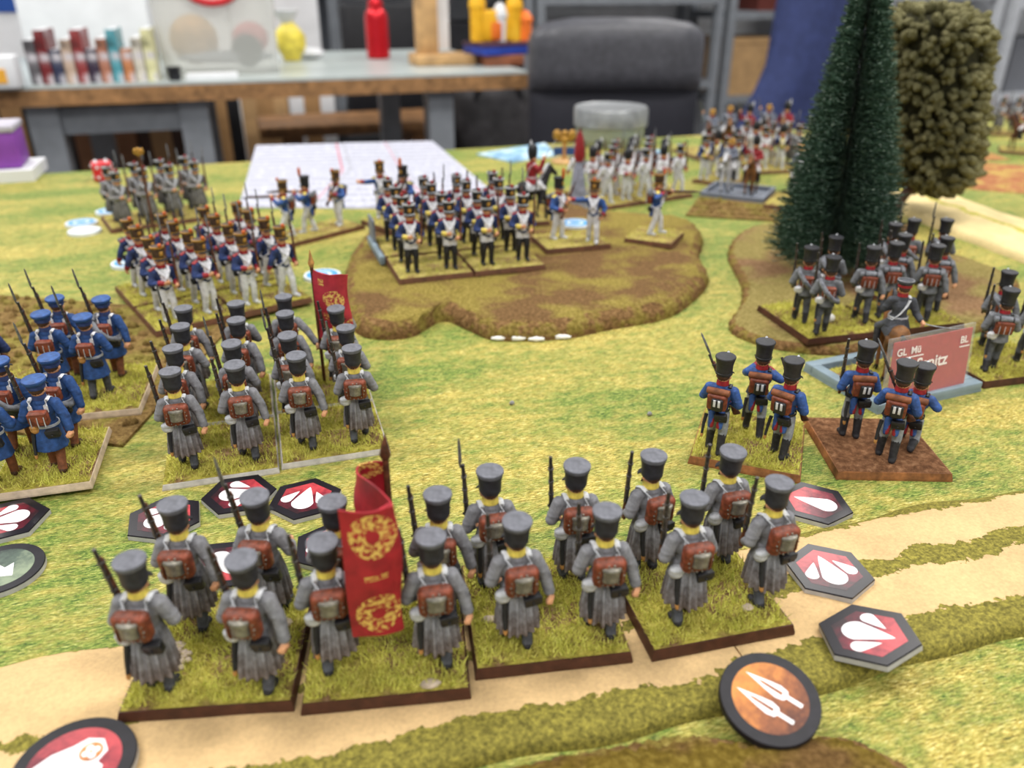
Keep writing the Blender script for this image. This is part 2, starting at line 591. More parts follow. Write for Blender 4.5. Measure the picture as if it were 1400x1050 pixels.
# row of games and booklets
p0 = P(30, 116)
p1 = p0 + RM(0.205, 0)
n_b = 11
cols = [(96, 92, 96), (120, 36, 40), (54, 58, 84), (196, 170, 150), (150, 60, 60), (60, 46, 66), (180, 120, 96), (88, 160, 172), (200, 130, 84), (214, 206, 190), (226, 222, 170)]
for i in range(n_b):
    q = p0.lerp(p1, (i + 0.5) / n_b)
    h = 0.07 + 0.018 * math.sin(i * 2.1)
    m = N('cover_art')
    v = m.noise(m.coord(), 38, 3, 0.6)
    m.out(m.ramp(v, [(0.3, shade(cols[i], 0.6)), (0.5, cols[i]), (0.68, (205, 200, 205))]), 0.4)
    e = thing('game_booklet', ['grey', 'dark red', 'navy', 'cream', 'rose', 'plum', 'terracotta', 'turquoise', 'orange', 'ivory', 'pale yellow'][i] + ' booklet standing in the row on the work table', 'booklet', q + Vector((0, 0.05, 0)), ROOM, 'booklets on the work table')
    pt('cover', MB().box((0, 0, h / 2), (0.0165, 0.1, h)), e, m.m)
    pt('pages', MB().box((0, 0.001, h / 2 + 0.0004), (0.0125, 0.1, h)), e, M_CREAM)

put('white_carton', boxmesh('white_carton', (0.26, 0.2, 0.17), M_CREAM, 0.004), None, P(108, 84) + Vector((0, 0.1, 0)), ROOM, 'plain white carton behind the row of booklets', 'box')
e = thing('tissue_box', 'small white box with orange print beside the grey booklet', 'box', P(4, 120), ROOM)
pt('carton', MB().rbox((0, 0, 0.025), (0.06, 0.05, 0.05), 0.003), e, M_CREAM)
pt('printed_patch', MB().box((0, -0.0255, 0.02), (0.03, 0.002, 0.022)), e, paint('orange_print', (236, 170, 60)))
e = thing('lime_ball', 'lime green ball with a stalk between booklets and bin', 'ball', P(189, 96))
pt('ball', MB().ell((0, 0, 0.019), (0.023, 0.023, 0.019), nl=20, nt=12), e, paint('lime_green', (120, 200, 50)))
pt('stalk', MB().tube([(0, 0, 0.036), (0.002, 0, 0.044)], 0.003, 6), e, M_BENCH)
e = thing('paint_pot', 'tiny black paint pot standing before the storage bin', 'pot', P(240, 110))
pt('pot', MB().lathe([(0.009, 0), (0.011, 0.002), (0.011, 0.014), (0.009, 0.016)], 18), e, M_DARK)
pt('lid', MB().lathe([(0.0115, 0.016), (0.0125, 0.017), (0.0125, 0.023), (0.002, 0.024)], 18), e, M_DARK)
b = MB().box((0, 0, 0.004), (0.09, 0.05, 0.008))
put('note_block', b.mesh('note_block', [M_CREAM]), None, P(292, 104) + Vector((0.01, -0.035, 0)), ROOM, 'flat white note block in front of the storage bin', 'paper')

# under and behind the work table ---------------------------------------------
def carton(px0, px1, py0, v, d, mat, label, z0=0.0, cat='box', name='cardboard_box'):
    u0, u1 = u_at(px0, v), u_at(px1, v)
    dd = ray((px0 + px1) / 2, py0)
    h = T + CAMH + dd.z * v / (-dd.x * SR + dd.y * CR) - z0
    e = thing(name, label, cat, RM((u0 + u1) / 2, v + d / 2, z0), ROOM)
    w = u1 - u0
    pt('carton', MB().box((0, 0, h / 2), (w, d, h)), e, mat)
    pt('tape', MB().box((0, 0, h / 2 + 0.0005), (0.05, d + 0.001, h + 0.001)), e, paint('parcel_tape', (168, 130, 88), 0.05, 30, 0.3))
    return e
M_BRCARD = paint('brown_carton', (150, 106, 76), 0.1, 20)
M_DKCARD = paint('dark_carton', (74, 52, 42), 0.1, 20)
M_SHADECARD = paint('shade_carton', (44, 36, 34), 0.1, 20)  # near-black colour stands in for the shade under the work table
carton(262, 312, 127, 2.66, 0.2, M_CARD, 'tall tan cardboard box under the work table by the dark post')
carton(318, 384, 126, 2.66, 0.2, M_CARD, 'wide tan cardboard box behind the wooden bench')
carton(386, 450, 128, 2.66, 0.18, M_CREAM, 'white carton standing behind the bench')
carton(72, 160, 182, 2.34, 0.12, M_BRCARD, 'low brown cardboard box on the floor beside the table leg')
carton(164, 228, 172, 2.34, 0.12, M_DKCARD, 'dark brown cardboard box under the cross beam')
carton(-90, 66, 124, 2.5, 0.14, M_SHADECARD, 'black box added as shade beneath the table end')  # this box and the next are added to darken the space below the table
carton(68, 252, 120, 2.5, 0.14, M_SHADECARD, 'wide black box added as shade behind the cross beam')
q = RM(u_at(306, 2.45), 2.45)
put('dark_post', boxmesh('dark_post', (0.035, 0.035, 0.72), M_DARK, 0.004), None, q, ROOM, 'upright dark metal post between cardboard boxes', 'post')
# wooden bench
bu0, bu1 = u_at(338, 2.42), u_at(606, 2.42)
a = Q(470, 165, RM((bu0 + bu1) / 2, 2.42).y)
e = thing('wooden_bench', 'low brown wooden bench behind the work table', 'bench', RM((bu0 + bu1) / 2, 2.47), ROOM)
bl = bu1 - bu0
for k in (-1, 0, 1):
    pt('seat_plank', MB().rbox((0, k * 0.085, a.z - 0.012), (bl, 0.08, 0.03), 0.004), e, M_BENCH)
for sx in (-1, 1):
    pt('leg', MB().box((sx * (bl / 2 - 0.09), 0, (a.z - 0.025) / 2), (0.05, 0.2, a.z - 0.025)), e, M_BENCH)
pt('stretcher', MB().box((0, 0, a.z - 0.12), (bl - 0.2, 0.03, 0.06)), e, M_BENCH)
# dark bags and a dark chair behind the table
e = thing('folded_chair', 'black chair back rising behind the red bottle', 'chair', RM(u_at(525, 2.72), 2.72), ROOM + math.pi)
pt('backrest', MB().rbox((0, 0, 0.68), (0.26, 0.05, 0.36), 0.022, 0, None, 16, 8), e, M_DARK)
pt('seat', MB().rbox((0, -0.18, 0.45), (0.3, 0.36, 0.05), 0.02), e, M_DARK)
for sx in (-1, 1):
    for sy in (-0.33, -0.03):
        pt('leg', MB().tube([(sx * 0.13, sy, 0), (sx * 0.13, sy, 0.44)], 0.012, 8), e, M_DARK)
e = thing('black_bag', 'slumped black bag on the floor between table leg and padded chair', 'bag', RM(u_at(668, 2.5), 2.5), ROOM)
pt('bag_body', MB().rbox((0, 0, 0.33), (0.26, 0.2, 0.66), 0.07, 0, None, 20, 12), e, paint('black_nylon', (46, 44, 46), 0.3, 25, 0.6, 0.4, dist=0.01))
pt('bag_strap', MB().tube([(-0.07, -0.09, 0.6), (-0.05, -0.11, 0.68), (0.05, -0.11, 0.68), (0.07, -0.09, 0.6)], 0.01, 6), e, M_DARK)
# white cabinet and shelving
def shelving(name, label, u0, u1, v, depth, levels, mat, post=0.035, height=1.9):
    e = thing(name, label, 'shelf', RM((u0 + u1) / 2, v, 0), ROOM)
    w = u1 - u0
    for sx in (-1, 1):
        for sy in (-1, 1):
            pt('upright', MB().box((sx * (w / 2 - post / 2), sy * (depth / 2 - post / 2), height / 2), (post, post, height)), e, mat)
    for z in levels:
        pt('shelf_board', MB().box((0, 0, z), (w - 0.002, depth - 0.004, 0.03)), e, mat)
    return e
shelving('steel_shelving', 'grey steel shelving behind the work table', u_at(452, 3.25), u_at(728, 3.25), 3.42, 0.35, (0.2, 0.52, 0.88, 1.3, 1.8), M_STEEL)
shelving('steel_shelving', 'grey steel shelving behind the padded black chair', u_at(733, 3.25), u_at(985, 3.25), 3.42, 0.35, (0.2, 0.52, 0.85, 1.3, 1.8), M_STEEL)
shelving('steel_shelving', 'grey steel shelving holding cardboard boxes beside the navy cover', u_at(992, 3.25), u_at(1190, 3.25), 3.42, 0.35, (0.15, 0.45, 0.79, 1.3, 1.8), M_STEEL)
shelving('white_shelving', 'white metal shelving behind the round foam tree', u_at(1200, 2.6), u_at(1362, 2.6), 2.78, 0.35, (0.2, 0.55, 0.875, 1.3, 1.8), M_LSTEEL)
shelving('white_shelving', 'second white metal shelving beside the wall, past the foam tree', u_at(1376, 2.6), u_at(1600, 2.6), 2.78, 0.35, (0.2, 0.5, 0.84, 1.3, 1.8), M_LSTEEL)
e = thing('white_cupboard', 'tall white cupboard behind the storage bin', 'cupboard', RM((u_at(190, 3.0) + u_at(440, 3.0)) / 2, 3.16, 0), ROOM)
cw2 = u_at(440, 3.0) - u_at(190, 3.0)
pt('carcass', MB().box((0, 0.01, 0.95), (cw2, 0.3, 1.9)), e, M_CREAM)
for sx in (-1, 1):
    pt('door', MB().box((sx * cw2 / 4, -0.15, 0.95), (cw2 / 2 - 0.006, 0.018, 1.86)), e, M_CREAM)
e = thing('white_cupboard', 'low white cupboard with blue poster behind the carton', 'cupboard', RM((u_at(-120, 3.0) + u_at(185, 3.0)) / 2, 3.16, 0), ROOM)
cw2 = u_at(185, 3.0) - u_at(-120, 3.0)
pt('carcass', MB().box((0, 0.01, 0.8), (cw2, 0.3, 1.6)), e, M_CREAM)
pt('poster', MB().box((-0.03, -0.1425, 0.93), (0.07, 0.003, 0.2)), e, paint('blue_poster', (34, 74, 150)))

# stuff on the shelves
def shelf_box(px0, px1, z0, h, v, mat, label, name='storage_box', cat='box', depth=0.22):
    u0, u1 = u_at(px0, v), u_at(px1, v)
    e = thing(name, label, cat, RM((u0 + u1) / 2, v + depth / 2, z0), ROOM)
    w = u1 - u0
    pt('box_body', MB().box((0, 0, h * 0.45), (w, depth, h * 0.9)), e, mat)
    pt('box_lid', MB().box((0, 0, h * 0.95), (w + 0.006, depth + 0.006, h * 0.1)), e, mat)
    return e
shelf_box(1000, 1062, 0.465, 0.235, 3.29, M_CARD, 'tan cardboard box on the steel shelf beside the navy cover', 'cardboard_box')
shelf_box(1070, 1160, 0.465, 0.2, 3.29, M_CARD, 'wide cardboard box on the steel shelf behind the pine tree', 'cardboard_box')
shelf_box(1030, 1066, 0.805, 0.06, 3.29, paint('maroon_card', (104, 52, 44)), 'small maroon box on the upper steel shelf')
shelf_box(1072, 1160, 0.805, 0.16, 3.29, paint('grey_card', (120, 122, 128)), 'grey box on the upper steel shelf behind the pine tree')
shelf_box(746, 800, 0.865, 0.12, 3.29, paint('slate_card', (96, 100, 110)), 'slate grey box on the shelf above the padded chair')
shelf_box(815, 880, 0.865, 0.12, 3.29, M_CREAM, 'white box on the shelf above the padded chair')
shelf_box(888, 950, 0.865, 0.12, 3.29, paint('red_brown_card', (110, 58, 50)), 'red brown box on the shelf above the padded chair')
shelf_box(470, 520, 0.895, 0.12, 3.29, paint('slate_card', (96, 100, 110)), 'slate grey box on the shelf above the red bottle')
shelf_box(530, 600, 0.895, 0.12, 3.29, paint('blue_grey_card', (120, 130, 150)), 'blue grey box on the shelf above the red bottle')
shelf_box(620, 700, 0.895, 0.12, 3.29, paint('grey_card', (120, 122, 128)), 'grey box on the shelf above the toy castle')
shelf_box(590, 700, 0.535, 0.24, 3.29, M_DARK, 'black box on the middle shelf behind the toy castle')
shelf_box(745, 860, 0.535, 0.22, 3.29, M_DARK, 'black box on the middle shelf behind the padded chair')
shelf_box(1215, 1330, 0.565, 0.22, 2.66, paint('steel_blue_card', (150, 156, 164)), 'pale grey box on the white shelving behind the foam tree')
shelf_box(1388, 1470, 0.515, 0.2, 2.66, paint('grey_card', (120, 122, 128)), 'grey box on the second white shelving')

# navy cover hanging between shelves and table
M_NAVY = paint('navy_cloth', (58, 68, 112), 0.1, 60, 0.8, 0.15, dist=0.002)
yb = 2.15
e = thing('navy_cover', 'slanting navy blue cloth cover draped over a stand behind the pine tree', 'cloth', (Q(1090, 100, yb).x, yb, 0))
bx_ = Q(1090, 100, yb).x
top, mid, low = Q(1125, -60, yb), Q(1095, 90, yb), Q(1030, 230, yb)
rings = []
for i in range(13):
    t = i / 12
    c = top.lerp(mid, t * 2) if t < 0.5 else mid.lerp(low, t * 2 - 1)
    w = 0.084 + 0.014 * t
    rings.append([Vector((c.x - bx_ + w * (1 + 0.05 * math.sin(5 * a + t * 4)) * math.cos(a), 0.05 * math.sin(a) * (1 + 0.18 * math.sin(3 * a + 2 * t)), c.z)) for a in [2 * math.pi * j / 40 for j in range(40)]])
pt('cloth', MB().loft(rings), e, M_NAVY)
pt('stand_pole', MB().tube([(low.x - bx_, 0, 0.03), (low.x - bx_, 0, low.z + 0.05)], 0.02, 10), e, M_DARK)
pt('stand_foot', MB().lathe([(0.15, 0), (0.15, 0.015), (0.03, 0.035)], 24, 0, (low.x - bx_, 0, 0)), e, M_DARK)
# ------------------------------------------------------------------ painted toy soldiers (forms in mm, facing +Y)
SKIN = paint('flesh_paint', (205, 150, 112), 0.15, 900)
HAIR = paint('hair_paint', (70, 46, 32), 0.2, 900)
EYE = paint('eye_paint', (30, 24, 22), 0.05, 900)
LIP = paint('lip_paint', (150, 82, 70), 0.1, 900)
BLACK = paint('black_paint', (34, 34, 37), 0.25, 700, 0.45)
BOOT = paint('boot_paint', (42, 41, 44), 0.3, 600, 0.6)
STEEL = paint('steel_paint', (128, 128, 130), 0.25, 900, 0.38, 0.1, 0.7)
DSTEEL = paint('gunmetal_paint', (72, 68, 66), 0.3, 900, 0.42, 0.1, 0.5)
BRASS = paint('brass_paint', (174, 132, 62), 0.25, 900, 0.4, 0.1, 0.5)
WOOD = paint('musket_wood_paint', (84, 48, 32), 0.3, 700, 0.5)
WHITE = paint('white_paint', (206, 206, 210), 0.14, 700)
OFFW = paint('offwhite_paint', (188, 190, 194), 0.12, 600)
TAN = paint('tan_leather_paint', (176, 128, 72), 0.2, 600)
BROWNP = paint('pack_brown_paint', (112, 56, 38), 0.36, 650, 0.5)
YELLOW = paint('yellow_collar_paint', (206, 186, 84), 0.15, 600)
REDP = paint('red_paint', (138, 32, 38), 0.2, 600)
ORANGE = paint('orange_plume_paint', (182, 90, 40), 0.2, 600)
TIN = paint('mess_tin_paint', (122, 118, 108), 0.3, 700, 0.4, 0.15, 0.4)
GREYROLL = paint('grey_blanket_paint', (112, 114, 120), 0.2, 600, 0.7)
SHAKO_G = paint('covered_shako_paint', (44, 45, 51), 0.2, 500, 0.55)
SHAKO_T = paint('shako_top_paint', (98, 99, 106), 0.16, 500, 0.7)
SHAKO_B = paint('black_shako_paint', (38, 38, 42), 0.22, 600, 0.5)

def coat_paint(name, top, hem, z0=4, z1=14, var=0.2):
    """coat colour splashed with mud towards the hem"""
    n = N(name)
    z = n.sep(n.coord())[2]
    v = n.noise(n.coord(), 420, 4, 0.6)
    k = n.math('ADD', n.math('DIVIDE', n.math('SUBTRACT', z, z0 / 1000), (z1 - z0) / 1000), n.math('MULTIPLY', n.math('SUBTRACT', v, 0.5), 1.3))
    a = n.ramp(v, [(0.3, shade(top, 1 - var)), (0.7, shade(top, 1 + var))])
    b = n.ramp(v, [(0.3, shade(hem, 1 - var)), (0.7, shade(hem, 1 + var))])
    m = n.n('Clamp')
    n.l(k, m.inputs[0])
    n.out(n.mix(m.outputs[0], b, a), 0.75, 0, 0.25)
    n.bump(v, 0.15, 0.0003)
    return n.m
COAT_GREY = coat_paint('grey_greatcoat_paint', (121, 121, 125), (104, 88, 78))
COAT_GREY2 = coat_paint('dull_greatcoat_paint', (116, 114, 114), (100, 96, 90))
COAT_BLUE = paint('blue_coat_paint', (38, 68, 118), 0.25, 420, 0.7)
COAT_NAVY = paint('navy_coat_paint', (42, 56, 98), 0.25, 420, 0.7)
COAT_RES = paint('grey_jacket_paint', (104, 106, 110), 0.22, 420, 0.7)
COAT_PB = paint('prussian_blue_paint', (46, 76, 132), 0.28, 420, 0.6)
CLOAK = paint('charcoal_coat_paint', (62, 64, 70), 0.25, 420, 0.7)
TR_WHITE = paint('white_trouser_paint', (202, 202, 204), 0.12, 500, 0.7)
TR_GREY = paint('grey_trouser_paint', (138, 142, 148), 0.18, 500, 0.7)
TR_DARK = paint('charcoal_trouser_paint', (76, 78, 84), 0.2, 500, 0.7)
TR_BROWN = paint('brown_trouser_paint', (120, 72, 46), 0.22, 500, 0.7)
CAP_BLUE = paint('blue_cap_paint', (42, 76, 130), 0.2, 500, 0.6)
SHAKO_F = paint('brown_shako_paint', (72, 54, 42), 0.35, 700, 0.5)

POSES = {
    'march':  dict(la=(-1.9, 2.8, 1.7), ra=(1.8, -2.4, 2.0), le=(-5.5, -0.4, 19.7), lw=(-4.4, 2.4, 17.4), re=(5.7, -1.0, 19.8), rw=(6.5, -2.2, 15.9)),
    'march2': dict(la=(-1.9, -2.4, 2.0), ra=(1.8, 2.6, 1.7), le=(-5.5, -0.4, 19.7), lw=(-4.4, 2.4, 17.4), re=(5.7, 0.3, 19.6), rw=(4.6, 3.6, 18.6)),
    'stand':  dict(la=(-2.0, 0.6, 1.7), ra=(2.0, -0.6, 1.7), le=(-5.5, -0.4, 19.7), lw=(-4.2, 2.6, 17.8), re=(5.6, 0.2, 19.6), rw=(2.2, 3.8, 19.6)),
    'hold':   dict(la=(-2.2, 1.4, 1.7), ra=(2.1, -1.8, 1.7), le=(-5.6, 1.0, 20.2), lw=(-1.6, 4.6, 21.4), re=(5.7, -0.2, 19.6), rw=(2.6, 3.9, 18.0)),
    'aim':    dict(la=(-2.4, 3.0, 1.7), ra=(2.4, -2.8, 1.7), le=(-4.6, 3.4, 22.2), lw=(-1.0, 6.6, 25.0), re=(6.2, -0.2, 23.0), rw=(2.2, 2.6, 25.0)),
    'point':  dict(la=(-2.3, 2.0, 1.7), ra=(2.3, -1.6, 1.7), le=(-5.6, -0.6, 19.7), lw=(-4.8, 1.8, 16.4), re=(7.6, 1.6, 24.0), rw=(11.2, 3.0, 24.6)),
    'bearer': dict(la=(-2.0, 0.6, 1.7), ra=(2.0, -0.6, 1.7), le=(-5.5, -0.4, 19.7), lw=(-4.2, 2.6, 17.8), re=(6.8, 1.0, 18.8), rw=(9.8, 2.4, 14.6)),
    'bearback': dict(la=(-2.0, 0.6, 1.7), ra=(2.0, -0.6, 1.7), le=(-5.5, -0.4, 19.7), lw=(-4.2, 2.6, 17.8), re=(7.0, -2.0, 20.2), rw=(9.2, -5.0, 16.6)),
    'kneel':  dict(dz=-6.2, la=(-2.2, 3.4, 1.7), ra=(2.0, -6.2, 1.6), lk=(-2.4, 4.2, 8.4), rk=(2.0, -0.4, 1.9), le=(-4.6, 3.2, 21.6), lw=(-1.0, 6.2, 24.2), re=(6.0, -0.2, 22.0), rw=(2.2, 2.8, 24.0)),
    'ride':   dict(dz=9.6, la=(-5.4, 2.4, 12.4), ra=(5.4, 2.4, 12.4), lk=(-5.2, 5.0, 20.4), rk=(5.2, 5.0, 20.4), le=(-5.4, 1.0, 20.0), lw=(-1.6, 5.2, 19.4), re=(5.9, -1.0, 19.4), rw=(7.2, -3.6, 17.6)),
    'ride2':  dict(dz=9.6, la=(-5.4, 2.4, 12.4), ra=(5.4, 2.4, 12.4), lk=(-5.2, 5.0, 20.4), rk=(5.2, 5.0, 20.4), le=(-5.4, 1.0, 20.0), lw=(-1.6, 5.2, 19.4), re=(6.6, 1.0, 23.0), rw=(7.6, 2.6, 28.4)),
}
def arm_pts(p):
    dz = p.get('dz', 0)
    up = lambda q: Vector((q[0], q[1], q[2] + dz))
    return {k: up(p[k]) for k in ('le', 'lw', 're', 'rw')}

def add_hand(b, wr, el, tag, inward):
    d = (wr - el).normalized()
    n = Vector(inward).normalized()
    n = (n - d * n.dot(d)).normalized()
    s = d.cross(n).normalized()
    b.cap(wr, wr + d * 1.5, 0.8, 0.85, tag)
    for i, L in enumerate((0.85, 1.0, 0.95, 0.75)):
        q0 = wr + d * 1.7 + s * ((i - 1.5) * 0.62)
        q1 = q0 + d * (0.95 * L) + n * 0.3
        q2 = q1 + n * (0.95 * L) - d * 0.05
        b.cap(q0, q1, 0.42, 0.38, tag, 8)
        b.cap(q1, q2, 0.38, 0.33, tag, 8)
    t0 = wr + d * 0.7 - s * 0.7
    t1 = t0 + d * 0.7 - s * 0.45 + n * 0.5
    b.cap(t0, t1, 0.45, 0.4, tag, 8)
    b.cap(t1, t1 + d * 0.5 + n * 0.6, 0.4, 0.33, tag, 8)

def body_mesh(name, pose, mats, gaiter=0.0):
    """mats: skin, trousers, boots, coat ; head, trunk, limbs and hands as one skin"""
    p = POSES[pose]
    dz = p.get('dz', 0)
    a = arm_pts(p)
    b = MB()
    U = lambda x, y, z: Vector((x, y, z + dz))
    b.ell(U(0, 0, 15.7), (2.9, 2.2, 2.1), 1)
    b.cap(U(0, 0, 16.4), U(0, -0.1, 21.5), 2.4, 2.7, 3)
    b.ell(U(0, 0.1, 22.4), (3.3, 2.3, 2.9), 3)
    b.cap(U(-3.3, 0, 24.4), U(3.3, 0, 24.4), 1.3, 1.3, 3)
    b.cap(U(0, 0, 25.3), U(0, 0.3, 27.6), 1.45, 1.4, 0)
    b.ell(U(0, 0.25, 29.2), (2.05, 2.35, 2.6), 0)
    b.ell(U(0, 0.95, 28.0), (1.5, 1.5, 1.35), 0)
    b.cap(U(0, 2.3, 29.3), U(0, 2.75, 28.6), 0.3, 0.42, 0, 8)
    b.ell(U(-2.05, 0.2, 28.9), (0.35, 0.6, 0.8), 0)
    b.ell(U(2.05, 0.2, 28.9), (0.35, 0.6, 0.8), 0)
    b.ell(U(0, -0.5, 29.3), (2.0, 1.85, 1.7), 4)
    b.ell(U(0, 2.35, 29.85), (1.3, 0.3, 0.22), 4)
    b.ell(U(-0.8, 2.28, 29.35), (0.34, 0.28, 0.24), 5)
    b.ell(U(0.8, 2.28, 29.35), (0.34, 0.28, 0.24), 5)
    b.ell(U(0, 2.36, 27.7), (0.62, 0.24, 0.2), 6)
    for sx, an, kn in ((-1, 'la', 'lk'), (1, 'ra', 'rk')):
        hip = U(1.5 * sx, 0, 15.4)
        ank = Vector(p[an])
        knee = Vector(p[kn]) if kn in p else (hip + ank) / 2 + Vector((0.15 * sx, 0.9, 0.3))
        if gaiter > 1:
            mid = hip.lerp(knee, 0.45)
            b.cap(hip, mid, 2.05, 1.8, 1)
            b.cap(mid, knee, 1.85, 1.65, 2)
        else:
            b.cap(hip, knee, 2.05, 1.6, 1)
        cut = knee.lerp(ank, 0.75 if not gaiter else 1 - min(1.0, gaiter))
        if gaiter:
            if gaiter < 1:
                b.cap(knee, cut, 1.55, 1.45, 1)
            b.cap(cut, ank, 1.5, 1.2, 2)
        else:
            b.cap(knee, ank, 1.55, 1.25, 1)
        if (kn in p) and pose == 'kneel' and sx == 1:
            b.cap(ank, ank + Vector((0, -0.4, -0.3)), 1.15, 1.0, 2)
            b.cap(ank, ank + Vector((0, 0.6, -0.7)), 1.0, 0.9, 2)
        else:
            b.cap(ank + Vector((0, -0.4, -0.55)), ank + Vector((0.35 * sx, 2.5, -0.85)), 1.15, 0.95, 2)
            b.cap(ank, ank + Vector((0, 0.2, -0.5)), 1.25, 1.2, 2)
    for sx, e, w in ((-1, 'le', 'lw'), (1, 're', 'rw')):
        sh = U(3.7 * sx, 0, 24.2)
        b.cap(sh, a[e], 1.35, 1.15, 3)
        b.cap(a[e], a[w], 1.1, 0.85, 3)
        add_hand(b, a[w], a[e], 0, Vector((-sx * 0.9, 0.2, 0.35)))
    return fuse(b, name, list(mats) + [HAIR, EYE, LIP], 0.27, 2, 0.45)

def skirt(b, z0, z1, r0, r1, npl, amp, seed, tag=0, seg=96):
    rg = random.Random(seed)
    ph = [rg.uniform(-0.35, 0.35) for _ in range(npl)]
    dp = [rg.uniform(0.6, 1.25) for _ in range(npl)]
    rings = []
    for i in range(12):
        t = i / 11
        z = z0 + (z1 - z0) * t
        rx = r0[0] + (r1[0] - r0[0]) * t ** 0.85
        ry = r0[1] + (r1[1] - r0[1]) * t ** 0.85
        ring = []
        for j in range(seg):
            an = 2 * math.pi * j / seg
            k = an / (2 * math.pi) * npl
            q = int(k) % npl
            w = abs(math.sin(math.pi * (k + ph[q] * 0.3)))
            m = 1 + amp * min(1, t * 2.2 + 0.15) * (w - 0.6) * dp[q]
            ring.append(Vector((rx * m * math.cos(an), ry * m * math.sin(an) - 0.5 * t, z)))
        rings.append(ring)
    b.loft(rings[::-1])
    b.prims.append(('c', np.array((0, 0, z0)), np.array((0, 0, z1)), r0[0], r1[0], tag))

def coat_mesh(name, pose, mats, hem, flare=0.0, pleats=0, amp=0.0, tails=False, override=None, seed=1):
    """mats: coat, cuff, facing, turnback"""
    p = POSES[pose]
    dz = p.get('dz', 0)
    a = arm_pts(p)
    b = MB()
    U = lambda x, y, z: Vector((x, y, z + dz))
    b.cap(U(0, 0, 17.2), U(0, -0.1, 21.5), 2.9, 3.05, 0)
    b.ell(U(0, 0.1, 22.3), (3.75, 2.7, 3.1), 0)
    b.cap(U(-3.2, 0, 24.4), U(3.2, 0, 24.4), 1.6, 1.6, 0)
    b.cap(U(0, 0, 25.2), U(0, 0.1, 26.0), 2.0, 1.7, 0)
    if hem is not None:
        skirt(b, 18.2 + dz, hem + dz, (3.1, 2.75), (3.1 + flare, 2.85 + flare), pleats or 10, amp, seed)
    if tails:
        for sx in (-1, 1):
            b.cap(U(1.3 * sx, -2.2, 16.5), U(1.5 * sx, -2.9, 11.4), 1.35, 0.8, 0)
            b.cap(U(0.75 * sx, -2.9, 14.8), U(1.0 * sx, -3.35, 11.6), 0.5, 0.6, 3)
    for sx, e, w in ((-1, 'le', 'lw'), (1, 're', 'rw')):
        sh = U(3.75 * sx, 0, 24.2)
        b.cap(sh, a[e], 1.75, 1.5, 0)
        d = (a[w] - a[e])
        c = a[e] + d * 0.72
        b.cap(a[e], c, 1.48, 1.3, 0)
        b.cap(c, a[e] + d * 0.98, 1.36, 1.3, 1)
        b.ell(a[e] + (sh - a[e]) * 0.35, (1.72, 1.72, 0.7), 0)
        b.ell(a[e] + d * 0.25, (1.5, 1.5, 0.6), 0)
    return fuse(b, name, mats, 0.25, 1, 0.5, override=override)

def mk(name, mb, *mats, angle=42):
    return mb.mesh(name, mats, True, angle, 0.001)

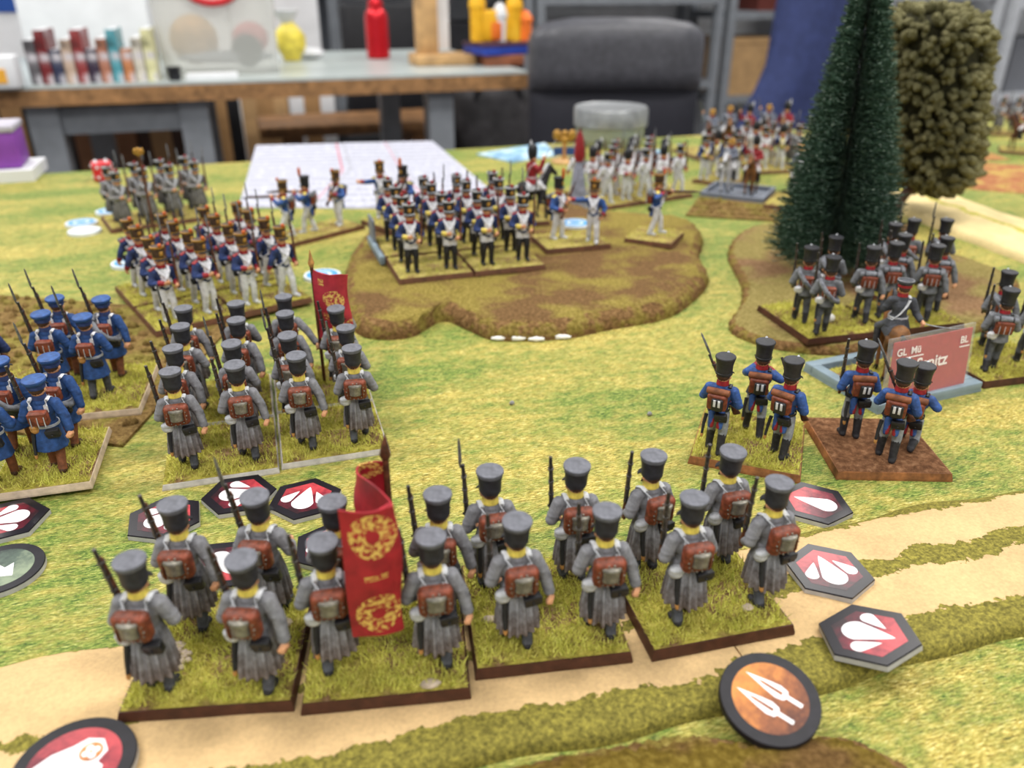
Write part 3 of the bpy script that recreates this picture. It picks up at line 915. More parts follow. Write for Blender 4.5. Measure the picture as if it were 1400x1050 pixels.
# head gear -------------------------------------------------------
def head_gear(kind, dz=0, tilt=0.0):
    R = rotm(tilt, 0, 0)
    c = (0, 0.1, (29.6 if kind == 'cover' else 30.0) + dz)
    b = MB()
    v = MB()
    subs = []
    def visor(mat=BLACK, w=2.6, drop=-0.15):
        rings = []
        for k, (r, z) in enumerate(((2.3, 0.35), (2.9, 0.25), (w + 0.9, drop), (w + 0.85, drop - 0.25), (2.8, 0.0), (2.3, 0.0))):
            rings.append([Vector(c) + R @ Vector((r * 0.95 * math.sin(t), r * math.cos(t), z)) for t in [math.radians(q) for q in range(-62, 63, 12)]])
        v.loft(rings, 0, False, False)
        subs.append(('visor', mk('visor', v, mat)))
    if kind == 'cover':
        b.lathe([(2.25, -0.5), (2.5, 0), (2.52, 0.9), (2.6, 2.8), (2.95, 4.5), (3.12, 5.2), (3.08, 5.55), (2.8, 5.7), (1.2, 5.6), (0.2, 5.62)], 28, 0, c, R)
        visor()
        s = MB().tube([Vector(c) + R @ Vector((2.1 * math.sin(t), 0.3 + 1.9 * math.cos(t), -0.4 - 3.1 * max(0, math.cos(t)) ** 0.7)) for t in [math.radians(q) for q in range(-110, 111, 20)]], 0.2, 6)
        subs.append(('chin_strap', mk('chin_strap', s, BLACK)))
        nf = 28
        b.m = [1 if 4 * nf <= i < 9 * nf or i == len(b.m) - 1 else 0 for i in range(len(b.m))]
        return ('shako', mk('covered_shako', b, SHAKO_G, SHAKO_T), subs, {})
    if kind == 'shako':
        b.lathe([(2.2, -0.5), (2.45, 0), (2.48, 1.0), (2.52, 3.2), (2.85, 5.0), (3.1, 5.9), (3.1, 6.3), (2.9, 6.5), (1.2, 6.4), (0.2, 6.42)], 28, 0, c, R)
        visor()
        s = MB().lathe([(2.5, 0.0), (2.62, 0.1), (2.62, 0.7), (2.5, 0.8)], 28, 0, c, R, cap=False)
        subs.append(('hat_band', mk('hat_band', s, BLACK)))
        s = MB().ell(Vector(c) + R @ Vector((0, 2.85, 6.1)), (0.5, 0.5, 0.8))
        subs.append(('pompon', mk('pompon', s, OFFW)))
        return ('shako', mk('tall_shako', b, SHAKO_B), subs, {})
    if kind in ('french', 'french_plume', 'french_tan'):
        b.lathe([(2.2, -0.5), (2.45, 0), (2.5, 3.2), (2.75, 5.2), (2.85, 5.6), (2.7, 5.8), (0.2, 5.7)], 26, 0, c, R)
        visor()
        s = MB().lathe([(2.55, 5.0), (2.95, 5.0), (2.98, 5.75), (2.7, 5.85)], 26, 0, c, R, cap=False)
        s.lathe([(2.45, 0.0), (2.6, 0.05), (2.6, 0.7), (2.48, 0.75)], 26, 0, c, R, cap=False)
        subs.append(('hat_band', mk('hat_band', s, OFFW if kind == 'french' else (BRASS if kind == 'french_tan' else BLACK))))
        s = MB().rbox(Vector(c) + R @ Vector((0, 2.62, 2.6)), (1.7, 0.4, 1.9), 0.18, 0, R)
        subs.append(('hat_plate', mk('hat_plate', s, BRASS)))
        s = MB()
        if kind == 'french_plume':
            s.tube([Vector(c) + R @ Vector((0, 2.6, z)) for z in (5.0, 6.4, 8.6, 10.2, 11.2)], [0.35, 0.8, 0.95, 0.8, 0.2], 10)
        else:
            s.ell(Vector(c) + R @ Vector((0, 2.6, 6.4)), (0.85, 0.8, 1.15))
        subs.append(('pompon', mk('pompon', s, REDP if kind == 'french' else ORANGE)))
        return ('shako', mk('plated_shako', b, SHAKO_F if kind == 'french_tan' else SHAKO_B), subs, {})
    if kind in ('cap', 'cap_dark'):
        b.lathe([(2.2, -0.4), (2.42, 0), (2.45, 1.3), (2.9, 1.7), (3.25, 2.3), (3.2, 2.75), (2.6, 3.05), (1.2, 3.0), (0.2, 3.05)], 28, 0, c, R)
        visor()
        s = MB().lathe([(2.44, 0.05), (2.56, 0.1), (2.56, 1.1), (2.46, 1.15)], 28, 0, c, R, cap=False)
        subs.append(('cap_band', mk('cap_band', s, COAT_NAVY if kind == 'cap' else REDP)))
        s = MB().lathe([(2.75, 3.0), (3.1, 2.98), (3.12, 2.86), (2.8, 2.86)], 28, 0, c, R, cap=False)
        subs.append(('piping', mk('piping', s, COAT_PB if kind == 'cap' else STEEL)))
        return ('cap', mk('field_cap', b, CAP_BLUE if kind == 'cap' else CLOAK), subs, {})
    if kind == 'bearskin':
        b.lathe([(2.1, -0.6), (2.5, 0), (2.8, 1.8), (2.9, 4.2), (2.5, 6.2), (1.6, 7.2), (0.3, 7.5)], 24, 0, c, R)
        s = MB().tube([Vector(c) + Vector((-2.3, 0.5, z)) for z in (2.5, 4.5, 7.5, 9.5)], [0.3, 0.7, 0.7, 0.2], 8)
        subs.append(('plume', mk('plume', s, WHITE)))
        return ('fur_cap', mk('fur_cap', b, BLACK), subs, {})
    if kind == 'helmet':
        b.lathe([(2.1, -0.6), (2.5, 0), (2.55, 1.2), (2.2, 2.6), (1.2, 3.4), (0.2, 3.6)], 24, 0, c, R)
        s = MB()
        pts = [(0, 2.6 * math.sin(t), 1.2 + 3.4 * math.cos(t)) for t in [math.radians(q) for q in (60, 30, 0, -30, -60, -90, -120)]]
        s.tube([Vector(c) + Vector(q) for q in pts] + [Vector(c) + Vector((0, -3.4, -3)), Vector(c) + Vector((0, -3.6, -6))], [0.5, 0.8, 1.0, 1.0, 1.0, 0.9, 0.9, 0.8, 0.3], 10)
        subs.append(('crest', mk('crest', s, BLACK)))
        visor(BRASS)
        return ('helmet', mk('crested_helmet', b, BRASS), subs, {})

# arms --------------------------------------------------------------
def musket(butt, d, bayonet, twist=0.0, roll=None):
    M = Matrix.Translation(Vector(butt)) @ (frame_to(d) @ Matrix.Rotation(twist, 3, 'Z')).to_4x4()
    b = MB()
    sec = [(0.0, 0.42, 1.1, -0.55), (0.5, 0.46, 1.15, -0.5), (2.5, 0.44, 0.85, -0.3), (4.6, 0.4, 0.5, -0.05), (5.6, 0.42, 0.6, 0.0), (8.0, 0.46, 0.62, 0.0), (13.0, 0.42, 0.5, 0.0), (19.5, 0.36, 0.42, 0.0), (19.8, 0.2, 0.25, 0.0)]
    b.loft([[Vector((1.25 * hx * math.cos(t), oy + 1.15 * hy * math.sin(t), z)) for t in [2 * math.pi * j / 10 for j in range(10)]] for z, hx, hy, oy in sec])
    b.xf(M)
    g = MB().tube([(0, 0.42, 6.0), (0, 0.42, 22.4)], [0.46, 0.42], 10)
    for z in (10.5, 14.5, 18.5):
        g.lathe([(0.6, -0.3), (0.66, -0.25), (0.66, 0.25), (0.6, 0.3)], 12, 0, (0, 0.18, z), sy=1.25)
    g.box((0.45, 0.1, 6.6), (0.22, 0.5, 2.0))
    g.tube([(0.5, 0.5, 7.0), (0.55, 1.0, 7.4), (0.5, 1.2, 7.0)], 0.18, 6)
    g.xf(M)
    subs = [('barrel', mk('musket_barrel', g, DSTEEL))]
    s = MB().tube([(0, -0.7, 5.2), (0, -1.1, 6.0), (0, -1.0, 7.0), (0, -0.55, 7.6)], 0.14, 6)
    s.xf(M)
    subs.append(('trigger_guard', mk('trigger_guard', s, BRASS)))
    if bayonet:
        q = MB().tube([(0.5, 0.42, 21.4), (0.7, 0.42, 22.4), (0.55, 0.42, 23.6), (0.5, 0.42, 29.2), (0.5, 0.42, 30.2)], [0.25, 0.25, 0.42, 0.3, 0.06], 6)
        q.lathe([(0.36, 21.0), (0.42, 21.0), (0.42, 22.3), (0.36, 22.3)], 10, 0, (0, 0.42, 0))
        q.xf(M)
        subs.append(('bayonet', mk('bayonet', q, STEEL)))
    return ('musket', mk('musket_stock', b, WOOD), subs, {})

def carry(pose, bayonet):
    dz = POSES[pose].get('dz', 0)
    if pose in ('march', 'march2', 'stand'):
        return musket((-4.75, 3.2, 15.6), (-0.05, -0.13, 1), bayonet, math.pi)
    if pose == 'hold':
        return musket((4.2, 5.0, 13.2), (-0.5, 0.05, 0.95), bayonet, math.pi)
    if pose in ('aim', 'kneel'):
        return musket((1.6, 0.4, 25.8 + dz), (-0.09, 1, 0.03), bayonet, math.pi)
    if pose == 'point':
        return musket((-5.0, -9.0, 14.0), (0.02, 1, 0.22), bayonet, 0)

# packs and belts -----------------------------------------------------
def strap_path(sx, dz=0):
    return [(2.0 * sx, -2.7, 22.5 + dz), (2.1 * sx, -2.9, 24.8 + dz), (2.3 * sx, -1.6, 26.1 + dz), (2.4 * sx, 0.2, 26.35 + dz), (2.3 * sx, 2.0, 25.3 + dz), (2.2 * sx, 2.95, 23.0 + dz), (2.9 * sx, 2.5, 20.8 + dz), (3.6 * sx, 0.6, 20.0 + dz)]
def straps(mat, dz=0):
    out = []
    for sx in (-1, 1):
        b = MB().tube(strap_path(sx, dz), 0.6, 8, 0, 0.45, (0, 0, 1))
        out.append(part('strap', mk('shoulder_strap', b, mat)))
    return out
def crossbelt(mat, flip=1, dz=0, hem=16.6):
    pts = [(2.6 * flip, -1.2, 25.8), (2.5 * flip, 0.8, 26.1), (1.9 * flip, 2.5, 24.2), (0.4 * flip, 3.05, 21.8), (-1.4 * flip, 2.9, 19.4), (-2.9 * flip, 1.6, 17.6), (-3.3 * flip, -0.6, 16.6), (-2.4 * flip, -2.4, 16.8), (-0.4 * flip, -3.1, 19.6), (1.4 * flip, -2.9, 23.0), (2.3 * flip, -2.0, 25.2)]
    b = MB().tube([(x, y, z + dz) for x, y, z in pts], 0.62, 8, 0, 0.42)
    return part('crossbelt', mk('crossbelt', b, mat))
def collar(mat, dz=0, h=1.5):
    b = MB().lathe([(1.75, 0), (1.95, 0.1), (1.85, h), (1.6, h + 0.05), (1.5, 0.3)], 20, 0, (0, 0.15, 25.9 + dz), rotm(-0.08), cap=False)
    return part('collar', mk('collar', b, mat))
def pack_studded(dz=0):
    c = Vector((0, -4.3, 21.9 + dz))
    b = MB()
    R = rotm(0.1)
    b.rbox(c, (6.9, 3.2, 7.3), 1.3, 0, R, 20, 12)
    t = MB()
    t.lathe([(1.85, -1.8), (1.95, -1.55), (1.85, -1.3), (1.85, 1.2), (2.05, 1.25), (2.05, 1.75), (1.8, 2.0), (0.2, 2.05)], 18, 0, c + Vector((0, -1.6, 0.45)), R, 1.0, 0.6)
    t.tube([c + Vector((-1.2, -2.4, 1.7)), c + Vector((0, -2.7, 2.2)), c + Vector((1.2, -2.4, 1.7))], 0.14, 6)
    s = MB()
    for k in range(14):
        an = 2 * math.pi * k / 14
        s.ell(c + Vector((2.7 * math.cos(an), -1.62 - 0.12 * math.sin(an), 2.95 * math.sin(an))), 0.24, nl=6, nt=4)
    w = MB()
    for x in (-2.3, 2.3):
        w.tube([c + Vector((x, -1.2, 3.05)), c + Vector((x, -1.72, 1.6)), c + Vector((x, -1.75, -1.6)), c + Vector((x, -1.2, -2.9))], 0.36, 6, 0, 0.45, (1, 0, 0))
    return part('backpack', mk('studded_pack', b, BROWNP), ('mess_tin', mk('mess_tin', t, TIN)), ('stud', mk('pack_stud', s, TIN), {'kind': 'stuff'}), ('pack_strap', mk('pack_strap', w, TR_BROWN)))
def pack_plain(dz=0, roll=True, small=False, rollmat=GREYROLL):
    c = Vector((0, -4.1, 21.4 + dz))
    b = MB()
    k = 0.85 if small else 1
    b.rbox(c, (6.2 * k, 2.7, 5.6 * k), 0.7, 0, rotm(0.08), 16, 10)
    f = MB().rbox(c + Vector((0, -1.35, 0.5)), (5.9 * k, 0.5, 3.8 * k), 0.2, 0, rotm(0.08))
    subs = [('flap', mk('pack_flap', f, BROWNP))]
    w = MB()
    for x in (-1.8, 0, 1.8):
        w.tube([c + Vector((x, -1.6, 1.0)), c + Vector((x, -1.75, -0.8)), c + Vector((x, -1.55, -2.4))], 0.24, 6, 0, 0.5, (1, 0, 0))
    subs.append(('pack_strap', mk('pack_strap', w, OFFW)))
    if roll:
        r = MB().tube([c + Vector((x, 0.1 - 0.02 * x * x, 3.6 - 0.02 * x * x)) for x in (-4.2, -4.0, -2, 0, 2, 4.0, 4.2)], [0.5, 1.15, 1.2, 1.2, 1.2, 1.15, 0.5], 14)
        subs.append(('blanket_roll', mk('blanket_roll', r, rollmat)))
        q = MB()
        for x in (-2.3, 2.3):
            q.lathe([(1.22, -0.25), (1.3, -0.2), (1.3, 0.2), (1.22, 0.25)], 14, 0, c + Vector((x, 0, 3.55)), rotm(0, math.pi / 2, 0))
        subs.append(('roll_strap', mk('roll_strap', q, BLACK)))
    return part('backpack', mk('plain_pack', b, BROWNP), *subs)
def pack_pouch(dz=0):
    c = Vector((0, -4.2, 21.6 + dz))
    b = MB().rbox(c, (6.0, 2.9, 5.8), 0.8, 0, rotm(0.08), 16, 10)
    p = MB().rbox(c + Vector((0.5, -1.9, -0.3)), (3.6, 1.5, 4.4), 0.6, 0, rotm(0.1), 14, 8)
    w = MB()
    for x in (-0.2, 1.2):
        w.rbox(c + Vector((x, -2.72, 0.5)), (0.75, 0.25, 2.6), 0.1, 0, rotm(0.1))
    r = MB().tube([c + Vector((x, 0.0, 3.6)) for x in (-3.6, -3.4, 0, 3.4, 3.6)], [0.5, 1.1, 1.15, 1.1, 0.5], 12)
    return part('backpack', mk('pouch_pack', b, BROWNP), ('ammunition_pouch', mk('ammunition_pouch', p, BLACK)), ('label_patch', mk('label_patch', w, WHITE)), ('blanket_roll', mk('blanket_roll', r, TR_BROWN)))
def cartridge_box(x=2.5, mat=None, dz=0):
    dz -= 1.3
    b = MB().rbox((x, -3.6, 16.9 + dz), (3.7, 1.8, 2.9), 0.35, 0, rotm(0.12, -0.12, 0))
    f = MB().rbox((x, -4.55, 17.3 + dz), (3.8, 0.4, 2.0), 0.15, 0, rotm(0.16, -0.12, 0))
    s = MB().ell((x, -4.8, 16.5 + dz), (0.35, 0.2, 0.35), nl=8, nt=5)
    return part('cartridge_box', mk('cartridge_box', b, mat or BLACK), ('flap', mk('box_flap', f, mat or BLACK)), ('clasp', mk('box_clasp', s, BRASS if mat else BLACK)))
def bread_bag(mat, x=-3.4, dz=0, r=(1.8, 1.35, 1.8)):
    b = MB()
    b.ell((x, -2.2, 16.6 + dz), r, nl=14, nt=10)
    f = MB().ell((x, -2.45, 17.5 + dz), (r[0] * 1.02, r[1] * 0.98, r[2] * 0.6), nl=14, nt=8)
    return part('bread_bag', mk('bread_bag', b, mat), ('flap', mk('bag_flap', f, mat)))
def scabbard(dz=0):
    b = MB().tube([(-3.2, -2.6, 15.4 + dz), (-3.5, -3.4, 12.0 + dz), (-3.5, -4.3, 8.6 + dz)], [0.62, 0.52, 0.42], 8)
    t = MB().tube([(-3.5, -4.25, 8.7 + dz), (-3.5, -4.45, 7.7 + dz), (-3.5, -4.5, 7.3 + dz)], [0.5, 0.45, 0.15], 8)
    return part('scabbard', mk('scabbard', b, BLACK), ('scabbard_tip', mk('scabbard_tip', t, TAN)))
def sash_roll(mat, dz=0):
    pts = [(-3.4, -1.0, 25.9), (-3.2, 1.2, 25.6), (-2.0, 3.4, 23.2), (0.4, 4.0, 20.6), (2.8, 3.0, 18.2), (4.3, 0.0, 16.8), (3.9, -3.6, 17.0), (1.6, -6.2, 18.9), (-1.4, -6.5, 22.2), (-3.3, -4.4, 25.2), (-3.4, -1.0, 25.9)]
    b = MB().tube([(x, y, z + dz) for x, y, z in pts], [1.05] * 11, 12)
    return part('blanket_roll', mk('shoulder_roll', b, mat))
def belt(mat, z=17.6, r=(3.2, 2.95), dz=0):
    b = MB().lathe([(1.0, -0.45), (1.06, -0.4), (1.06, 0.4), (1.0, 0.45)], 28, 0, (0, 0, z + dz), None, r[0], r[1], cap=False)
    return part('belt', mk('waist_belt', b, mat))
def epaulettes(mat, dz=0):
    out = []
    for sx in (-1, 1):
        b = MB().rbox((3.9 * sx, 0, 25.85 + dz), (2.9, 1.9, 0.6), 0.25, 0, rotm(0, 0.35 * sx, 0))
        out.append(part('epaulette', mk('epaulette', b, mat)))
    return out
def sabre(pose='ride'):
    w = arm_pts(POSES[pose])['rw'] + Vector((0.3, -0.6, -0.8))
    d = Vector((0.8, -0.58, -0.04)).normalized() if pose == 'ride' else Vector((0.15, 0.35, 1)).normalized()
    sd = d.cross(Vector((1, 0, 0))).normalized()
    pts = [w + d * (k * 2.6) + sd * (0.09 * k * k) for k in range(7)]
    b = MB().tube(pts, [0.3, 0.42, 0.42, 0.4, 0.36, 0.28, 0.06], 6, 0, 0.4)
    g = MB().tube([w - d * 2.2, w], 0.4, 8)
    g.tube([w - d * 2.2 + sd * 0.3, w - d * 1.1 + sd * 1.3, w + sd * 0.5], 0.2, 6)
    return part('sabre', mk('sabre_blade', b, STEEL), ('hilt', mk('sabre_hilt', g, BRASS)))

_cache = {}
def cached(key, fn):
    if key not in _cache:
        _cache[key] = fn()
    return _cache[key]

def lapels(c, t):
    w = (c[:, 1] > 1.2) & (np.abs(c[:, 0]) < 2.3 - 0.12 * (24 - np.clip(c[:, 2], 18, 24))) & (c[:, 2] > 17.2) & (c[:, 2] < 25.6) & (t == 0)
    t = t.copy()
    t[w] = 2
    return t

def soldier(style, pose='march', bayonet=False, variant=0, gun=True):
    dz = POSES[pose].get('dz', 0)
    tpl = []
    if style in ('great', 'great_fr'):
        cm = COAT_GREY if style == 'great' else COAT_GREY2
        tpl.append(part('body', cached(('b', style, pose), lambda: body_mesh('toy_body', pose, (SKIN, TR_DARK, BOOT, cm)))))
        tpl.append(part('greatcoat', cached(('c', style, pose, variant), lambda: coat_mesh('greatcoat', pose, (cm, cm, cm, cm), 6.4, 1.35, 16, 0.5, seed=5 + variant))))
        if style == 'great':
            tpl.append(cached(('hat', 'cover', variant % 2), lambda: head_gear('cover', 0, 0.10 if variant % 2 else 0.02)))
            tpl += cached('gp', lambda: [collar(YELLOW, 0, 2.2), pack_studded(), cartridge_box(), bread_bag(OFFW), scabbard()] + straps(OFFW))
        else:
            tpl.append(cached(('hat', 'fp'), lambda: head_gear('french_plume' if variant else 'french', 0)))
            tpl += cached('gfp', lambda: [collar(COAT_GREY2), pack_plain(0, True), cartridge_box(), crossbelt(OFFW), crossbelt(OFFW, -1)])
    elif style in ('blue', 'blue_roll', 'blue_grey'):
        tr = {'blue': TR_BROWN, 'blue_roll': TR_BROWN, 'blue_grey': TR_DARK}[style]
        tpl.append(part('body', cached(('b', style, pose), lambda: body_mesh('toy_body', pose, (SKIN, tr, HAIR if style != 'blue_grey' else BOOT, COAT_BLUE)))))
        tpl.append(part('coat', cached(('c', 'blue', pose), lambda: coat_mesh('knee_coat', pose, (COAT_BLUE, COAT_BLUE, COAT_BLUE, COAT_BLUE), 9.4, 1.5, 9, 0.07, seed=3))))
        tpl.append(cached(('hat', 'cap'), lambda: head_gear('cap', 0, 0.12)))
        tpl += cached('bp', lambda: [collar(COAT_NAVY), pack_plain(0, False, True), belt(OFFW, 17.4, (3.35, 3.05)), cartridge_box(2.4), scabbard()] + straps(WHITE))
        if style == 'blue_roll':
            tpl.append(cached('bsr', lambda: sash_roll(GREYROLL)))
        else:
            tpl.append(cached('bbb', lambda: bread_bag(TAN, -2.4, 0, (1.5, 1.2, 1.5))))
    elif style in ('fr_tan', 'fr_black', 'fr_skirm'):
        tr, bt, ga = {'fr_tan': (TR_WHITE, OFFW, 0.5), 'fr_black': (TR_WHITE, BLACK, 1.2), 'fr_skirm': (TR_WHITE, OFFW, 0.3)}[style]
        cm = COAT_NAVY if style != 'fr_skirm' else COAT_PB
        cu = REDP if style != 'fr_black' else YELLOW
        tpl.append(part('body', cached(('b', style, pose), lambda: body_mesh('toy_body', pose, (SKIN, tr, bt, cm), ga))))
        tpl.append(part('coat', cached(('c', style, pose), lambda: coat_mesh('tail_coat', pose, (cm, cu, WHITE, REDP), None, tails=True, override=lapels))))
        hk = {'fr_tan': 'french_tan', 'fr_black': 'french', 'fr_skirm': 'french_plume' if variant else 'french_tan'}[style]
        tpl.append(cached(('hat', hk, dz), lambda: head_gear(hk, dz)))
        tpl += cached(('fp', dz, style == 'fr_skirm'), lambda: [collar(REDP, dz), pack_plain(dz, True), crossbelt(WHITE, 1, dz), crossbelt(WHITE, -1, dz), cartridge_box(2.0, None, dz)] + (epaulettes(YELLOW if style == 'fr_skirm' else REDP, dz)))
    elif style == 'fus':
        tpl.append(part('body', cached(('b', style, pose), lambda: body_mesh('toy_body', pose, (SKIN, TR_GREY, BOOT, COAT_PB), 0.8))))
        tpl.append(part('coat', cached(('c', style, pose), lambda: coat_mesh('short_coat', pose, (COAT_PB, REDP, COAT_PB, REDP), None, tails=True))))
        tpl.append(cached(('hat', 'shako', dz), lambda: head_gear('shako', dz, 0.05)))
        tpl += cached(('up', dz), lambda: [collar(REDP, dz, 1.7), pack_pouch(dz), crossbelt(BLACK, 1, dz), cartridge_box(1.6, None, dz), scabbard(dz), belt(BLACK, 17.4, (3.1, 2.95), dz)])
    elif style in ('res', 'res_roll'):
        tpl.append(part('body', cached(('b', 'res', pose), lambda: body_mesh('toy_body', pose, (SKIN, TR_DARK, BOOT, COAT_RES), 0.45))))
        tpl.append(part('coat', cached(('c', 'res', pose), lambda: coat_mesh('short_jacket', pose, (COAT_RES, COAT_RES, COAT_RES, COAT_RES), 14.2, 0.5, 8, 0.03))))
        tpl.append(cached(('hat', 'shako0'), lambda: head_gear('shako', 0, 0.04)))
        tpl += cached('rp', lambda: [collar(REDP), bread_bag(WHITE, -2.6, 0, (2.0, 1.3, 1.7)), scabbard()])
        if style == 'res_roll':
            tpl += cached('rr', lambda: [pack_plain(0, False, True), sash_roll(GREYROLL)])
        else:
            tpl += cached('rr2', lambda: [pack_plain(0, True), crossbelt(BLACK)])
    elif style in ('white', 'white_blue'):
        cm = WHITE if style == 'white' else COAT_NAVY
        tpl.append(part('body', cached(('b', style, pose), lambda: body_mesh('toy_body', pose, (SKIN, TR_WHITE, OFFW, cm), 0.4))))
        tpl.append(part('coat', cached(('c', style, pose), lambda: coat_mesh('tail_coat', pose, (cm, REDP if style == 'white' else YELLOW, REDP if style == 'white' else YELLOW, REDP), None, tails=True, override=lapels if style != 'white' else None))))
        tpl.append(cached(('hat', 'bear' if variant else 'french'), lambda: head_gear('bearskin' if variant else 'french')))
        tpl += cached('wp', lambda: [collar(REDP), pack_plain(0, True), crossbelt(WHITE), crossbelt(WHITE, -1)])
    elif style in ('officer', 'dragoon', 'fr_officer'):
        cm, tr = {'officer': (CLOAK, TR_DARK), 'dragoon': (paint('slate_coat_paint', (112, 118, 134), 0.25, 420), TR_WHITE), 'fr_officer': (REDP, TR_WHITE)}[style]
        tpl.append(part('body', cached(('b', style, pose), lambda: body_mesh('toy_body', pose, (SKIN, tr, BOOT, cm), 0.9))))
        tpl.append(part('coat', cached(('c', style, pose), lambda: coat_mesh('riding_coat', pose, (cm, cm, cm, cm), 13.6, 1.4, 9, 0.08))))
        hk = {'officer': 'cap_dark', 'dragoon': 'helmet', 'fr_officer': 'bearskin'}[style]
        tpl.append(cached(('hat', hk, dz), lambda: head_gear(hk, dz)))
        tpl += cached(('op', style, pose), lambda: [collar(REDP, dz), sabre(pose), belt(OFFW, 17.4, (3.35, 3.1), dz), crossbelt(OFFW, 1, dz)])
        return tpl
    if gun:
        tpl.append(cached(('gun', pose, bayonet), lambda: carry(pose, bayonet)))
    return tpl

def horse_tpl(coatmat, manemat, cloth, white_face=False):
    def build():
        b = MB()
        b.ell((0, 0.5, 20), (4.1, 8.8, 4.7), 0)
        b.ell((0, 6.4, 20.6), (3.7, 4.2, 4.8), 0)
        b.ell((0, -6.4, 20.6), (4.2, 4.6, 4.9), 0)
        b.cap((0, 7.6, 22.5), (0, 12.4, 31.2), 3.4, 2.1, 0)
        b.cap((0, 12.4, 31.6), (0, 16.6, 27.6), 2.05, 1.35, 0)
        b.ell((0, 17.0, 27.1), (1.3, 1.3, 1.2), 1)
        for sx in (-1, 1):
            b.cap((0.9 * sx, 11.8, 33.0), (1.2 * sx, 11.9, 35.0), 0.6, 0.2, 0, 8)
            b.cap((2.3 * sx, 6.8, 17.5), (2.4 * sx, 7.6 + sx, 9.6), 1.9, 1.1, 0)
            b.cap((2.4 * sx, 7.6 + sx, 9.6), (2.4 * sx, 6.8 + sx * 1.6, 2.6), 1.0, 0.75, 0)
            b.cap((2.4 * sx, 6.8 + sx * 1.6, 2.6), (2.4 * sx, 7.6 + sx * 1.6, 1.0), 0.85, 1.1, 1)
            b.cap((2.3 * sx, -6.6, 19.0), (2.7 * sx, -4.8 - sx, 13.6), 2.9, 1.8, 0)
            b.cap((2.7 * sx, -4.8 - sx, 13.6), (2.5 * sx, -9.0 - sx, 9.2), 1.6, 1.05, 0)
            b.cap((2.5 * sx, -9.0 - sx, 9.2), (2.5 * sx, -8.2 - sx * 1.4, 2.6), 0.95, 0.75, 0)
            b.cap((2.5 * sx, -8.2 - sx * 1.4, 2.6), (2.5 * sx, -7.4 - sx * 1.4, 1.0), 0.85, 1.1, 1)
        me = fuse(b, 'toy_horse', (coatmat, OFFW if white_face else BLACK), 0.36, 2, 0.45)
        m = MB()
        m.tube([(0, 12.4, 34.2), (0, 10.6, 33.4), (0, 8.4, 30.0), (0, 6.4, 26.4), (0, 5.0, 24.6)], [0.4, 0.9, 1.1, 1.0, 0.4], 8)
        t = MB().tube([(0, -10.4, 22.6), (0, -12.4, 22.2), (0, -13.4, 18), (0, -13.0, 12), (0, -13.4, 7)], [0.7, 1.1, 1.5, 1.4, 0.3], 10)
        s = MB()
        rings = []
        for y in (-6.8, -3, 0, 3, 5.2):
            q = 1.0 if abs(y) < 5 else 0.97
            rings.append([Vector((4.55 * q * math.sin(a), y, 20.2 + 5.05 * q * math.cos(a))) for a in [math.radians(k) for k in range(-95, 96, 19)]] + [Vector((4.1 * q * math.sin(a), y, 20.2 + 4.6 * q * math.cos(a))) for a in [math.radians(k) for k in range(95, -96, -19)]])
        s.loft(rings)
        sd = MB().rbox((0, 0.4, 25.2), (4.2, 6.2, 1.6), 0.7)
        br = MB()
        br.lathe([(1.72, -0.2), (1.85, -0.15), (1.85, 0.15), (1.72, 0.2)], 14, 0, (0, 15.4, 28.8), rotm(math.radians(132), 0, 0))
        for sx in (-1, 1):
            br.tube([(1.6 * sx, 15.4, 28.6), (1.9 * sx, 12.6, 32.6), (0.2 * sx, 12.0, 33.8)], 0.22, 6)
            br.tube([(1.5 * sx, 15.6, 28.2), (2.6 * sx, 10, 28), (1.6 * sx, 5.2, 28.4)], 0.18, 6)
        return [part('body', me), part('mane', mk('mane', m, manemat)), part('tail', mk('tail', t, manemat)), part('saddle_cloth', mk('saddle_cloth', s, cloth)), part('saddle', mk('saddle', sd, TR_BROWN)), part('bridle', mk('bridle', br, BLACK))]
    return cached(('horse', coatmat.name, cloth.name), build)
# ------------------------------------------------------------------ battlefield
def grass_print():
    n = N('printed_grass')
    v = n.coord()
    big = n.noise(v, 9, 3, 0.6)
    band = n.noise(n.mapping(v, (4, 16, 1), (0, 0, 0.2)), 1.6, 3, 0.55)
    a = n.noise(n.mapping(v, (420, 2600, 1), (0, 0, 0.55)), 1.0, 5, 0.75, 0.8)
    b = n.noise(n.mapping(v, (460, 2200, 1), (0, 0, -0.3), (3, 7, 0)), 1.0, 5, 0.75, 0.8)
    c = n.noise(n.mapping(v, (120, 240, 1), (0, 0, 0.2)), 1.0, 3, 0.6)
    yel = n.ramp(a, [(0.37, (62, 54, 24)), (0.45, (134, 118, 50)), (0.52, (180, 162, 78)), (0.59, (212, 196, 116)), (0.68, (240, 230, 176))])
    gre = n.ramp(b, [(0.37, (28, 42, 20)), (0.45, (70, 94, 36)), (0.52, (108, 128, 50)), (0.59, (150, 158, 78)), (0.69, (212, 206, 138))])
    k = n.math('ADD', n.math('MULTIPLY', n.math('SUBTRACT', big, 0.5), 2.2), n.math('MULTIPLY', n.math('SUBTRACT', band, 0.5), 2.6))
    k = n.math('ADD', n.math('ADD', k, n.math('MULTIPLY', n.math('SUBTRACT', c, 0.5), 2.4)), 0.62)
    m = n.n('Clamp')
    n.l(k, m.inputs[0])
    col_ = n.mix(m.outputs[0], yel, gre)
    n.out(col_, 0.72, 0, 0.3)
    n.bump(a, 0.06, 0.0004)
    return n.m
GRASS = grass_print()
b = MB()
b.box((0, 0, -0.001), (TU1 - TU0 - 0.004, TV1 - TV0 - 0.004, 0.002))
